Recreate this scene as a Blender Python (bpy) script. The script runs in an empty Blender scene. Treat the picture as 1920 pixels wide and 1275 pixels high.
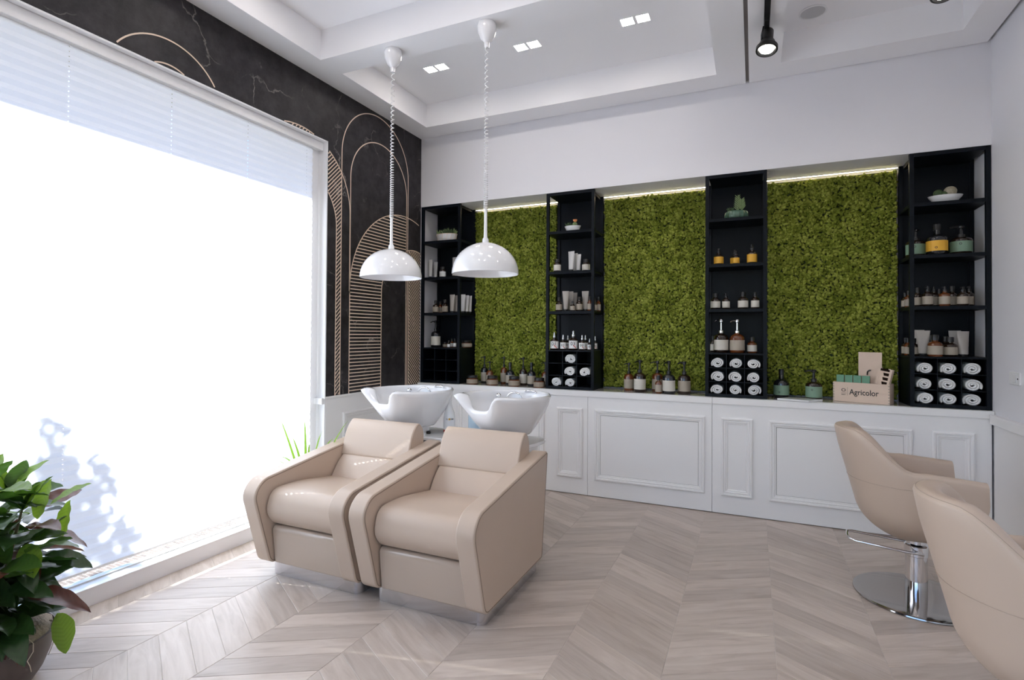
import bpy, bmesh, math, random
import numpy as np
from mathutils import Vector, Matrix, Euler

SC = bpy.context.scene
COL = SC.collection
R = math.radians
PI = math.pi

# ------------------------------------------------------------------ camera
CAM_POS = np.array([3.2009, -4.7361, 1.45])
FPX = 1003.9
_a, _t, _r = R(24.2946), R(0.6983), R(-0.3383)
_fw = np.array([-math.sin(_a), math.cos(_a), 0.0]); _rt = np.array([math.cos(_a), math.sin(_a), 0.0]); _up = np.array([0, 0, 1.0])
C_FW = _fw * math.cos(_t) + _up * math.sin(_t)
_up2 = _up * math.cos(_t) - _fw * math.sin(_t)
C_EU = _rt * math.cos(_r) - _up2 * math.sin(_r)
C_EV = _rt * math.sin(_r) + _up2 * math.cos(_r)
cd = bpy.data.cameras.new('camera')
cd.sensor_width = 36.0; cd.sensor_fit = 'HORIZONTAL'
cd.lens = FPX / 1920.0 * 36.0
cd.shift_y = -(637.5 - 615.4) / 1920.0
cd.clip_start = 0.02; cd.clip_end = 200
cam = bpy.data.objects.new('camera', cd)
M = Matrix.Identity(4)
for i in range(3):
    M[i][0] = C_EU[i]; M[i][1] = C_EV[i]; M[i][2] = -C_FW[i]; M[i][3] = CAM_POS[i]
cam.matrix_world = M
COL.objects.link(cam); SC.camera = cam

# ------------------------------------------------------------------ world, sun, exposure
SUN_DIR = Vector((1.0, 0.23, -0.675)).normalized()
w = bpy.data.worlds.new('sky'); SC.world = w; w.use_nodes = True
wn = w.node_tree; bgn = wn.nodes['Background']
sky = wn.nodes.new('ShaderNodeTexSky'); sky.sky_type = 'NISHITA'; sky.sun_disc = False
sky.sun_elevation = math.asin(-SUN_DIR.z)
sky.sun_rotation = math.atan2(-SUN_DIR.x, -SUN_DIR.y)
sky.altitude = 50; sky.air_density = 1.0; sky.dust_density = 0.6
tint = wn.nodes.new('ShaderNodeMix'); tint.data_type = 'RGBA'; tint.blend_type = 'MULTIPLY'; tint.inputs[0].default_value = 1.0; tint.inputs[7].default_value = (.90, .96, 1.14, 1)
wn.links.new(sky.outputs[0], tint.inputs[6]); wn.links.new(tint.outputs[2], bgn.inputs[0]); bgn.inputs[1].default_value = 0.38
sl = bpy.data.lights.new('sun', 'SUN'); sl.energy = 18.0; sl.angle = R(0.55); sl.color = (1.0, 0.98, 0.97)
so = bpy.data.objects.new('sun', sl); COL.objects.link(so)
so.location = (-6, -5, 6); so.rotation_euler = SUN_DIR.to_track_quat('-Z', 'Y').to_euler()
SC.view_settings.view_transform = 'Standard'; SC.view_settings.look = 'None'
SC.view_settings.gamma = 1.0; SC.view_settings.use_curve_mapping = False
SC.view_settings.exposure = 0.52
SC.cycles.caustics_reflective = False; SC.cycles.caustics_refractive = False
SC.cycles.sample_clamp_indirect = 8.0
SC.cycles.max_bounces = 10; SC.cycles.diffuse_bounces = 6; SC.cycles.glossy_bounces = 4
SC.cycles.transmission_bounces = 6; SC.cycles.transparent_max_bounces = 8

# ------------------------------------------------------------------ materials
MATS = {}
def mat(name, color=(.8, .8, .8), rough=.5, metal=0.0, emit=None, emit_s=0.0, spec=None, coat=0.0, bump=None, noise=None, trans=0.0, sheen=0.0):
    if name in MATS: return MATS[name]
    m = bpy.data.materials.new(name); m.use_nodes = True
    nt = m.node_tree; b = nt.nodes['Principled BSDF']
    b.inputs['Base Color'].default_value = (*color, 1); b.inputs['Roughness'].default_value = rough; b.inputs['Metallic'].default_value = metal
    if spec is not None: b.inputs['Specular IOR Level'].default_value = spec
    if coat: b.inputs['Coat Weight'].default_value = coat; b.inputs['Coat Roughness'].default_value = .06
    if sheen: b.inputs['Sheen Weight'].default_value = sheen
    if trans: b.inputs['Transmission Weight'].default_value = trans
    if emit: b.inputs['Emission Color'].default_value = (*emit, 1); b.inputs['Emission Strength'].default_value = emit_s
    if noise:                                   # (scale, amount): slight tonal variation
        tc = nt.nodes.new('ShaderNodeTexCoord'); n = nt.nodes.new('ShaderNodeTexNoise'); n.inputs['Scale'].default_value = noise[0]; n.inputs['Detail'].default_value = 5
        mx = nt.nodes.new('ShaderNodeMix'); mx.data_type = 'RGBA'
        mx.inputs[6].default_value = (*[c * (1 - noise[1]) for c in color], 1); mx.inputs[7].default_value = (*[min(1, c * (1 + noise[1])) for c in color], 1)
        nt.links.new(tc.outputs['Object'], n.inputs['Vector']); nt.links.new(n.outputs[0], mx.inputs[0]); nt.links.new(mx.outputs[2], b.inputs['Base Color'])
    if bump:                                    # (scale, strength, distance)
        tc = nt.nodes.new('ShaderNodeTexCoord'); n = nt.nodes.new('ShaderNodeTexNoise'); n.inputs['Scale'].default_value = bump[0]; n.inputs['Detail'].default_value = 4
        bp = nt.nodes.new('ShaderNodeBump'); bp.inputs['Strength'].default_value = bump[1]; bp.inputs['Distance'].default_value = bump[2]
        nt.links.new(tc.outputs['Object'], n.inputs['Vector']); nt.links.new(n.outputs[0], bp.inputs['Height']); nt.links.new(bp.outputs[0], b.inputs['Normal'])
    MATS[name] = m; return m

mat('wall_paint', (.80, .795, .825), .55, bump=(220, .06, .001))
mat('ceiling_paint', (.90, .895, .905), .6)
mat('white_lacquer', (.85, .84, .835), .35)
mat('white_gloss', (.86, .86, .86), .12, coat=.3)
mat('frame_white', (.82, .82, .83), .3)
mat('ceramic', (.88, .885, .90), .06, coat=.6)
mat('tower_black', (.0036, .0058, .0095), .40, spec=.14)
mat('leather', (.545, .432, .343), .38, bump=(900, .10, .0006), noise=(3, .03))
mat('leather_seam', (.24, .175, .13), .5)
mat('leather_stitch', (.44, .345, .275), .5)
mat('lacquer_beige', (.48, .385, .310), .10, coat=.6)
mat('chrome', (.80, .80, .82), .06, 1.0)
mat('plinth_steel', (.66, .65, .67), .20, 1.0)
mat('steel_disc', (.42, .40, .385), .08, 1.0)
mat('black_plastic', (.012, .012, .013), .3)
mat('lamp_white', (.86, .86, .87), .10, coat=.5)
mat('counter_stone', (.52, .50, .465), .12, noise=(14, .05), coat=.3)
mat('glass_brown', (.020, .010, .006), .06, coat=.5)
mat('glass_amber', (.12, .032, .008), .06, coat=.5)
mat('glass_dark', (.010, .011, .014), .06, coat=.5)
mat('tube_light', (.62, .61, .60), .35)
mat('tube_taupe', (.42, .385, .35), .35)
mat('silver', (.75, .75, .76), .2, 1.0)
mat('label_beige', (.38, .33, .265), .6, noise=(40, .05))
mat('label_tan', (.30, .245, .185), .6, noise=(40, .05))
mat('label_cream', (.62, .59, .52), .6)
mat('label_white', (.80, .80, .79), .6)
mat('label_yellow', (.78, .42, .04), .55)
mat('label_green', (.19, .30, .21), .55)
mat('ink', (.03, .03, .03), .6)
mat('ink_red', (.55, .06, .05), .6)
mat('towel', (.86, .86, .85), .95, bump=(350, .5, .002), sheen=.3)
mat('wood_pale', (.68, .53, .42), .55, noise=(9, .07))
mat('card_green', (.13, .30, .19), .5, noise=(20, .12))
mat('paper', (.80, .80, .80), .6)
mat('pot_brown', (.085, .062, .055), .45)
mat('soil_fibre', (.45, .38, .30), .95, bump=(60, .9, .02), noise=(30, .3))
mat('root', (.62, .53, .42), .9)
mat('stem', (.10, .085, .04), .7)
mat('bark', (.10, .07, .05), .9)
mat('gold', (.82, .65, .51), .45)
mat('slot_metal', (.20, .175, .165), .5)
mat('speaker_grille', (.55, .55, .56), .7)
mat('lamp_led', (1, 1, 1), .5, emit=(1.0, .92, .87), emit_s=46.0)
mat('spot_led', (1, 1, 1), .5, emit=(1, .93, .82), emit_s=30.0)
mat('strip_led', (1, 1, 1), .5, emit=(1, .80, .50), emit_s=20.0)
mat('green_glaze', (.06, .13, .085), .2, coat=.4)
mat('succulent', (.17, .24, .10), .5)
mat('succulent_dark', (.05, .09, .035), .6)
mat('cactus_pale', (.42, .38, .28), .8, bump=(90, .8, .01))
mat('flower_orange', (.75, .30, .12), .6)
mat('bottle_white', (.82, .82, .83), .2, coat=.3)
mat('bottle_blue', (.55, .70, .80), .15, coat=.3)
mat('switch_white', (.82, .82, .82), .3)
mat('gravel', (.75, .75, .75), .9, bump=(80, .9, .01))
mat('shadow_line', (.03, .03, .03), .8)
mat('render_outside', (.55, .53, .50), .9)

def m_marble():
    m = bpy.data.materials.new('dark_marble'); m.use_nodes = True; nt = m.node_tree; b = nt.nodes['Principled BSDF']
    L = nt.links.new; N = nt.nodes.new
    tc = N('ShaderNodeTexCoord')
    n1 = N('ShaderNodeTexNoise'); n1.inputs['Scale'].default_value = 8; n1.inputs['Detail'].default_value = 10; n1.inputs['Roughness'].default_value = .68; L(tc.outputs['Object'], n1.inputs['Vector'])
    r1 = N('ShaderNodeValToRGB'); r1.color_ramp.elements[0].position = .35; r1.color_ramp.elements[0].color = (.010, .0095, .0105, 1)
    r1.color_ramp.elements[1].position = .75; r1.color_ramp.elements[1].color = (.048, .042, .047, 1); L(n1.outputs[0], r1.inputs[0])
    # veins: edges of a warped voronoi, broken up by a large noise
    n2 = N('ShaderNodeTexNoise'); n2.inputs['Scale'].default_value = 3.2; n2.inputs['Detail'].default_value = 6; L(tc.outputs['Object'], n2.inputs['Vector'])
    sc = N('ShaderNodeVectorMath'); sc.operation = 'SCALE'; sc.inputs['Scale'].default_value = .55; L(n2.outputs['Color'], sc.inputs[0])
    ad = N('ShaderNodeVectorMath'); ad.operation = 'ADD'; L(tc.outputs['Object'], ad.inputs[0]); L(sc.outputs[0], ad.inputs[1])
    v = N('ShaderNodeTexVoronoi'); v.feature = 'DISTANCE_TO_EDGE'; v.inputs['Scale'].default_value = 2.3; L(ad.outputs[0], v.inputs['Vector'])
    r2 = N('ShaderNodeValToRGB'); r2.color_ramp.elements[0].color = (1, 1, 1, 1); r2.color_ramp.elements[1].position = .016; r2.color_ramp.elements[1].color = (0, 0, 0, 1); L(v.outputs['Distance'], r2.inputs[0])
    n3 = N('ShaderNodeTexNoise'); n3.inputs['Scale'].default_value = 3.0; n3.inputs['Detail'].default_value = 4; L(tc.outputs['Object'], n3.inputs['Vector'])
    r3 = N('ShaderNodeValToRGB'); r3.color_ramp.elements[0].position = .50; r3.color_ramp.elements[1].position = .66; L(n3.outputs[0], r3.inputs[0])
    mu = N('ShaderNodeMath'); mu.operation = 'MULTIPLY'; L(r2.outputs[0], mu.inputs[0]); L(r3.outputs[0], mu.inputs[1])
    m2 = N('ShaderNodeMath'); m2.operation = 'MULTIPLY'; m2.inputs[1].default_value = .95; L(mu.outputs[0], m2.inputs[0])
    mx = N('ShaderNodeMix'); mx.data_type = 'RGBA'; mx.inputs[7].default_value = (.30, .27, .25, 1)
    L(m2.outputs[0], mx.inputs[0]); L(r1.outputs[0], mx.inputs[6]); L(mx.outputs[2], b.inputs['Base Color'])
    b.inputs['Roughness'].default_value = .5; b.inputs['Specular IOR Level'].default_value = .3
    MATS['dark_marble'] = m
m_marble()

def m_plank(name, island):
    m = bpy.data.materials.new(name); m.use_nodes = True; nt = m.node_tree; b = nt.nodes['Principled BSDF']
    L = nt.links.new; N = nt.nodes.new
    uv = N('ShaderNodeUVMap'); uv.uv_map = 'UVMap'
    if island: g = N('ShaderNodeNewGeometry'); rnd = g.outputs['Random Per Island']
    else: oi = N('ShaderNodeObjectInfo'); rnd = oi.outputs['Random']
    mul = N('ShaderNodeMath'); mul.operation = 'MULTIPLY'; mul.inputs[1].default_value = 37.0; L(rnd, mul.inputs[0])
    cx = N('ShaderNodeCombineXYZ'); L(mul.outputs[0], cx.inputs[0]); L(mul.outputs[0], cx.inputs[1]); L(mul.outputs[0], cx.inputs[2])
    ad = N('ShaderNodeVectorMath'); L(uv.outputs[0], ad.inputs[0]); L(cx.outputs[0], ad.inputs[1])
    mp = N('ShaderNodeMapping'); mp.inputs['Scale'].default_value = (1.3, 10.5, 1); L(ad.outputs[0], mp.inputs['Vector'])
    n = N('ShaderNodeTexNoise'); n.inputs['Scale'].default_value = 2.2; n.inputs['Detail'].default_value = 6; n.inputs['Roughness'].default_value = .58; n.inputs['Distortion'].default_value = .9; L(mp.outputs[0], n.inputs['Vector'])
    rp = N('ShaderNodeValToRGB'); e = rp.color_ramp.elements
    e[0].position = .28; e[0].color = (.43, .358, .300, 1); e[1].position = .70; e[1].color = (.60, .522, .460, 1)
    k = e.new(.48); k.color = (.53, .45, .39, 1); L(n.outputs[0], rp.inputs[0])
    # per-plank tone
    hs = N('ShaderNodeHueSaturation'); mr = N('ShaderNodeMapRange'); mr.inputs[3].default_value = .84; mr.inputs[4].default_value = 1.10; L(rnd, mr.inputs[0]); L(mr.outputs[0], hs.inputs['Value']); L(rp.outputs[0], hs.inputs['Color'])
    L(hs.outputs[0], b.inputs['Base Color'])
    b.inputs['Roughness'].default_value = .36
    bp = N('ShaderNodeBump'); bp.inputs['Strength'].default_value = .12; bp.inputs['Distance'].default_value = .001; L(n.outputs[0], bp.inputs['Height']); L(bp.outputs[0], b.inputs['Normal'])
    MATS[name] = m
m_plank('plank_wood', False); m_plank('plank_field_wood', True)
mat('grout', (.60, .55, .50), .8)

def m_blind():
    m = bpy.data.materials.new('blind_fabric'); m.use_nodes = True; nt = m.node_tree
    nt.nodes.remove(nt.nodes['Principled BSDF']); L = nt.links.new; out = nt.nodes['Material Output']
    d = nt.nodes.new('ShaderNodeBsdfDiffuse'); d.inputs[0].default_value = (.86, .88, .92, 1)
    t = nt.nodes.new('ShaderNodeBsdfTranslucent'); t.inputs[0].default_value = (.82, .87, 1.0, 1)
    mx = nt.nodes.new('ShaderNodeMixShader'); mx.inputs[0].default_value = .45
    L(d.outputs[0], mx.inputs[1]); L(t.outputs[0], mx.inputs[2]); L(mx.outputs[0], out.inputs[0])
    MATS['blind_fabric'] = m
m_blind()
def m_pane():
    m = bpy.data.materials.new('window_glass'); m.use_nodes = True; nt = m.node_tree
    nt.nodes.remove(nt.nodes['Principled BSDF']); L = nt.links.new; out = nt.nodes['Material Output']
    t = nt.nodes.new('ShaderNodeBsdfTransparent'); t.inputs[0].default_value = (.95, .97, .96, 1)
    g = nt.nodes.new('ShaderNodeBsdfGlossy'); g.inputs['Roughness'].default_value = .02
    f = nt.nodes.new('ShaderNodeFresnel'); f.inputs[0].default_value = 1.35
    mx = nt.nodes.new('ShaderNodeMixShader'); L(f.outputs[0], mx.inputs[0]); L(t.outputs[0], mx.inputs[1]); L(g.outputs[0], mx.inputs[2]); L(mx.outputs[0], out.inputs[0])
    MATS['window_glass'] = m
m_pane()
def m_leaf(name, c, tr, mixf=.45, rough=.35):
    m = bpy.data.materials.new(name); m.use_nodes = True; nt = m.node_tree; b = nt.nodes['Principled BSDF']; L = nt.links.new; out = nt.nodes['Material Output']
    uv = nt.nodes.new('ShaderNodeUVMap'); uv.uv_map = 'UVMap'
    wv = nt.nodes.new('ShaderNodeTexWave'); wv.wave_type = 'BANDS'; wv.bands_direction = 'Y'; wv.inputs['Scale'].default_value = 3.2; wv.inputs['Distortion'].default_value = .6
    L(uv.outputs[0], wv.inputs['Vector'])
    mx0 = nt.nodes.new('ShaderNodeMix'); mx0.data_type = 'RGBA'; mx0.inputs[6].default_value = (*c, 1); mx0.inputs[7].default_value = (*[min(1, x * 1.35) for x in c], 1)
    L(wv.outputs['Fac'], mx0.inputs[0]); L(mx0.outputs[2], b.inputs['Base Color']); b.inputs['Roughness'].default_value = rough
    t = nt.nodes.new('ShaderNodeBsdfTranslucent'); t.inputs[0].default_value = (*tr, 1)
    mx = nt.nodes.new('ShaderNodeMixShader'); mx.inputs[0].default_value = mixf
    L(b.outputs[0], mx.inputs[1]); L(t.outputs[0], mx.inputs[2]); L(mx.outputs[0], out.inputs[0]); MATS[name] = m
m_leaf('leaf_dark', (.018, .042, .012), (.03, .09, .012), .25, .3)
m_leaf('leaf_mid', (.035, .075, .016), (.07, .16, .015), .38, .32)
m_leaf('leaf_young', (.11, .20, .03), (.25, .40, .03), .5, .4)
m_leaf('leaf_red', (.075, .022, .018), (.14, .05, .015), .3, .3)
m_leaf('leaf_spider', (.12, .26, .03), (.30, .52, .05), .5, .4)
m_leaf('leaf_outside', (.04, .08, .02), (.05, .10, .02), .15, .6)
def m_moss():
    m = bpy.data.materials.new('reindeer_moss'); m.use_nodes = True; nt = m.node_tree; b = nt.nodes['Principled BSDF']; L = nt.links.new
    tc = nt.nodes.new('ShaderNodeTexCoord'); n = nt.nodes.new('ShaderNodeTexNoise'); n.inputs['Scale'].default_value = 9; n.inputs['Detail'].default_value = 6; L(tc.outputs['Object'], n.inputs['Vector'])
    g = nt.nodes.new('ShaderNodeNewGeometry')
    ad = nt.nodes.new('ShaderNodeMath'); ad.operation = 'MULTIPLY_ADD'; ad.inputs[1].default_value = .45; L(g.outputs['Random Per Island'], ad.inputs[0]); L(n.outputs[0], ad.inputs[2])
    rp = nt.nodes.new('ShaderNodeValToRGB'); e = rp.color_ramp.elements
    e[0].position = .42; e[0].color = (.125, .160, .018, 1); e[1].position = .98; e[1].color = (.38, .42, .078, 1); k = e.new(.7); k.color = (.235, .28, .038, 1)
    L(ad.outputs[0], rp.inputs[0]); L(rp.outputs[0], b.inputs['Base Color']); b.inputs['Roughness'].default_value = .9; b.inputs['Specular IOR Level'].default_value = .1
    n5 = nt.nodes.new('ShaderNodeTexNoise'); n5.inputs['Scale'].default_value = 260; n5.inputs['Detail'].default_value = 3; L(tc.outputs['Object'], n5.inputs['Vector'])
    bp = nt.nodes.new('ShaderNodeBump'); bp.inputs['Strength'].default_value = 1.0; bp.inputs['Distance'].default_value = .006; L(n5.outputs[0], bp.inputs['Height']); L(bp.outputs[0], b.inputs['Normal'])
    MATS['reindeer_moss'] = m
m_moss()
mat('moss_backing', (.03, .045, .010), .9)
def m_brick():
    m = bpy.data.materials.new('brick_paving'); m.use_nodes = True; nt = m.node_tree; b = nt.nodes['Principled BSDF']; L = nt.links.new
    tc = nt.nodes.new('ShaderNodeTexCoord'); br = nt.nodes.new('ShaderNodeTexBrick'); br.inputs['Scale'].default_value = 1.0
    mp = nt.nodes.new('ShaderNodeMapping'); mp.inputs['Scale'].default_value = (4, 9, 1); L(tc.outputs['Object'], mp.inputs[0]); L(mp.outputs[0], br.inputs[0])
    br.inputs['Color1'].default_value = (.13, .095, .08, 1); br.inputs['Color2'].default_value = (.07, .052, .045, 1); br.inputs['Mortar'].default_value = (.24, .22, .21, 1)
    L(br.outputs[0], b.inputs['Base Color']); b.inputs['Roughness'].default_value = .9; MATS['brick_paving'] = m
m_brick()

# ------------------------------------------------------------------ geometry helpers
class G:
    """collects vertices and faces of one part"""
    def __init__(s): s.v = []; s.f = []
    def add(s, v, f):
        o = len(s.v); s.v += [tuple(map(float, p)) for p in v]; s.f += [tuple(i + o for i in q) for q in f]; return s
    def box(s, x0, x1, y0, y1, z0, z1):
        return s.add([(x0, y0, z0), (x1, y0, z0), (x1, y1, z0), (x0, y1, z0), (x0, y0, z1), (x1, y0, z1), (x1, y1, z1), (x0, y1, z1)],
                     [(3, 2, 1, 0), (4, 5, 6, 7), (0, 1, 5, 4), (1, 2, 6, 5), (2, 3, 7, 6), (3, 0, 4, 7)])
    def lathe(s, prof, n=24, c=(0, 0, 0), sx=1.0, sy=1.0, rib=None):
        v = []; f = []; rows = len(prof)
        for r, z in prof:
            for i in range(n):
                a = 2 * PI * i / n; k = 1 + (rib[1] * math.cos(rib[0] * a) if rib else 0)
                v.append((c[0] + r * k * sx * math.cos(a), c[1] + r * k * sy * math.sin(a), c[2] + z))
        for j in range(rows - 1):
            for i in range(n):
                f.append((j * n + i, j * n + (i + 1) % n, (j + 1) * n + (i + 1) % n, (j + 1) * n + i))
        if prof[0][0] > 1e-5: f.append(tuple(range(n - 1, -1, -1)))
        if prof[-1][0] > 1e-5: f.append(tuple((rows - 1) * n + i for i in range(n)))
        return s.add(v, f)
    def tube(s, path, r, n=8, closed=False, caps=True):
        P = [Vector(p) for p in path]; v = []; f = []; m = len(P); prev = None
        rr = r if isinstance(r, (list, tuple)) else [r] * m
        for i, p in enumerate(P):
            t = (P[(i + 1) % m] - P[i - 1]) if closed else (P[min(i + 1, m - 1)] - P[max(i - 1, 0)])
            t.normalize()
            if prev is None:
                u = t.cross(Vector((0, 0, 1)));
                if u.length < 1e-3: u = t.cross(Vector((0, 1, 0)))
            else: u = prev - t * prev.dot(t)
            u.normalize(); prev = u; b = t.cross(u)
            for k in range(n):
                a = 2 * PI * k / n; v.append(p + (u * math.cos(a) + b * math.sin(a)) * rr[i])
        for i in range(m if closed else m - 1):
            for k in range(n):
                f.append((i * n + k, i * n + (k + 1) % n, ((i + 1) % m) * n + (k + 1) % n, ((i + 1) % m) * n + k))
        if not closed and caps: f.append(tuple(range(n - 1, -1, -1))); f.append(tuple((m - 1) * n + k for k in range(n)))
        return s.add(v, f)
    def prism_x(s, poly, x0, x1):             # polygon in (y, z), extruded along x
        n = len(poly); v = [(x0, y, z) for y, z in poly] + [(x1, y, z) for y, z in poly]
        f = [tuple(range(n - 1, -1, -1)), tuple(range(n, 2 * n))] + [(i, (i + 1) % n, n + (i + 1) % n, n + i) for i in range(n)]
        return s.add(v, f)
    def prism_z(s, poly, z0, z1):             # polygon in (x, y), extruded along z
        n = len(poly); v = [(x, y, z0) for x, y in poly] + [(x, y, z1) for x, y in poly]
        f = [tuple(range(n - 1, -1, -1)), tuple(range(n, 2 * n))] + [(i, (i + 1) % n, n + (i + 1) % n, n + i) for i in range(n)]
        return s.add(v, f)
    def frame(s, u0, u1, w0, w1, prof, at):   # mitred moulding; at(u, w, h) -> point
        v = []; f = []; k = len(prof)
        for cu, cw, su, sw in ((u0, w0, 1, 1), (u1, w0, -1, 1), (u1, w1, -1, -1), (u0, w1, 1, -1)):
            for d, h in prof: v.append(at(cu + su * d, cw + sw * d, h))
        for c in range(4):
            for j in range(k - 1):
                f.append((c * k + j, ((c + 1) % 4) * k + j, ((c + 1) % 4) * k + j + 1, c * k + j + 1))
        return s.add(v, f)
    def mesh(s, name):
        me = bpy.data.meshes.new(name); me.from_pydata(s.v, [], s.f); me.update()
        bm = bmesh.new(); bm.from_mesh(me); bmesh.ops.recalc_face_normals(bm, faces=bm.faces); bm.to_mesh(me); bm.free()
        return me
    def obj(s, name, material, parent=None, smooth=False, bevel=0, seg=2, sub=0, loc=None, angle=40):
        return link(name, s.mesh(name), material, parent, smooth, bevel, seg, sub, loc, angle)

def link(name, me, material, parent=None, smooth=False, bevel=0, seg=2, sub=0, loc=None, angle=40):
    o = bpy.data.objects.new(name, me); COL.objects.link(o)
    if material and not me.materials: me.materials.append(MATS[material])
    if smooth:
        me.polygons.foreach_set('use_smooth', [True] * len(me.polygons))
        if smooth == 'auto': me.set_sharp_from_angle(angle=R(angle))
    if bevel:
        b = o.modifiers.new('bevel', 'BEVEL'); b.width = bevel; b.segments = seg; b.limit_method = 'ANGLE'; b.angle_limit = R(35)
        me.polygons.foreach_set('use_smooth', [True] * len(me.polygons)); b.harden_normals = True
    if sub: m = o.modifiers.new('sub', 'SUBSURF'); m.levels = sub; m.render_levels = sub
    if loc is not None: o.location = loc
    if parent: o.parent = parent
    return o
def empty(name, loc=(0, 0, 0), rz=0):
    o = bpy.data.objects.new(name, None); COL.objects.link(o); o.location = loc; o.rotation_euler = (0, 0, rz); o.empty_display_size = .1; return o
def tag(o, label=None, cat=None, group=None, kind=None):
    if label: o['label'] = label
    if cat: o['category'] = cat
    if group: o['group'] = group
    if kind: o['kind'] = kind
    return o
def struct(o, label, cat=None): return tag(o, label, cat, None, 'structure')
def copy_tree(o, parent=None):
    c = o.copy(); COL.objects.link(c); c.parent = parent
    for ch in o.children: copy_tree(ch, c)
    return c
def arc(cx, cy, r, a0, a1, n): return [(cx + r * math.cos(R(a0 + (a1 - a0) * i / n)), cy + r * math.sin(R(a0 + (a1 - a0) * i / n))) for i in range(n + 1)]
def text_mesh(body, size, name='lettering', thick=.0, bold=.012):
    cu = bpy.data.curves.new(name, 'FONT'); cu.body = body; cu.size = size; cu.align_x = 'LEFT'; cu.extrude = thick; cu.resolution_u = 3; cu.offset = bold * size
    o = bpy.data.objects.new(name, cu); COL.objects.link(o); bpy.context.view_layer.update()
    me = bpy.data.meshes.new_from_object(o.evaluated_get(bpy.context.evaluated_depsgraph_get()))
    bpy.data.objects.remove(o); me.name = name; return me

# ================================================================== THE ROOM
H = 3.5076; HT = 3.735; W = 4.705; YF = -7.4; ZT = 2.7884; ZC = .946
WY0, WY1, WZ0, WZ1 = -4.95, -1.3563, .094, 3.036           # window opening in the left wall

# ---- left wall (white core), dark stone cladding, inlaid arches
g = G()
g.box(-.26, -.012, WY1, .46, -.1, HT + .1).box(-.26, -.012, YF - .1, WY0, -.1, HT + .1)
g.box(-.26, -.012, WY0, WY1, WZ1, HT + .1).box(-.125, -.012, WY0, WY1, -.1, WZ0).box(-.26, -.125, WY0, WY1, -.1, -.03)
g.box(-.012, 0, 0, .46, -.1, ZT)                             # white side of the shelf niche
g.box(-.012, 0, WY0, WY1, -.02, WZ0)                         # plinth under the window
wl = struct(g.obj('wall_left', 'wall_paint'), 'left wall with the big window')
g = G(); g.box(-.012, 0, WY1, 0, .925, H + .05).box(-.012, 0, WY0, WY1, WZ1, H + .05).box(-.012, 0, YF, WY0, -.02, H + .05)
tag(g.obj('marble_cladding', 'dark_marble', wl), 'black veined marble cladding')

LW = .0085; XI = .0018
def strip(g, pts, w=LW):
    """flat inlay following (y, z) points"""
    n = len(pts); L = []; Rr = []
    for i, (y, z) in enumerate(pts):
        a = pts[max(i - 1, 0)]; b = pts[min(i + 1, n - 1)]; ty, tz = b[0] - a[0], b[1] - a[1]; l = math.hypot(ty, tz) or 1
        ny, nz = -tz / l, ty / l; L.append((y + ny * w / 2, z + nz * w / 2)); Rr.append((y - ny * w / 2, z - nz * w / 2))
    v = [(XI, *p) for p in L] + [(XI, *p) for p in Rr] + [(-.002, *p) for p in L] + [(-.002, *p) for p in Rr]
    f = []
    for i in range(n - 1):
        f += [(i, i + 1, n + i + 1, n + i), (2 * n + i, 2 * n + i + 1, i + 1, i), (n + i, n + i + 1, 3 * n + i + 1, 3 * n + i)]
    g.add(v, f)
def arch(cy, cz, r, y_lo=-9, y_hi=0, z_lo=.93, left=True, right=True, n=48):
    """points of an arch outline, clipped to y range, cut into runs"""
    pts = []
    if left: pts += [(cy - r, z_lo + (cz - z_lo) * i / 8) for i in range(8)]
    pts += [(cy - r * math.cos(PI * i / n), cz + r * math.sin(PI * i / n)) for i in range(n + 1)]
    if right: pts += [(cy + r, cz - (cz - z_lo) * i / 8) for i in range(1, 9)]
    runs = []; cur = []
    for p in pts:
        if y_lo <= p[0] <= y_hi: cur.append(p)
        else:
            if len(cur) > 1: runs.append(cur)
            cur = []
    if len(cur) > 1: runs.append(cur)
    return runs
def inlay(label, runs, hatch=()):
    g = G()
    for r_ in runs: strip(g, r_)
    for a, b in hatch: strip(g, [a, b])
    o = g.obj('arch_inlay', 'gold', wl); o['label'] = label; return o
inlay('tall thin outer gold arch line', arch(-.7115, 2.998, .480))
inlay('tall thin inner gold arch line', arch(-.668, 2.82, .412, z_lo=1.80))
# wide arch with level stripes
CY, CZ, RO, RI, YR = -.29, 1.84, .79, .355, -.254
hz = []; z = .955
while z < CZ + RO - .012:
    if z > CZ:
        yl = CY - math.sqrt(RO * RO - (z - CZ) ** 2)
        yr = (CY - math.sqrt(RI * RI - (z - CZ) ** 2)) if z < CZ + RI else YR
    else: yl, yr = CY - RO, CY - RI
    hz.append(((yl, z), (min(yr, YR), z))); z += .0306
inlay('wide gold arch filled with level stripes', arch(CY, CZ, RO, y_hi=0, right=False) + arch(CY, CZ, RI, y_hi=YR, right=False) + [[(YR, .93), (YR, 2.62)]], hz)
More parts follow.
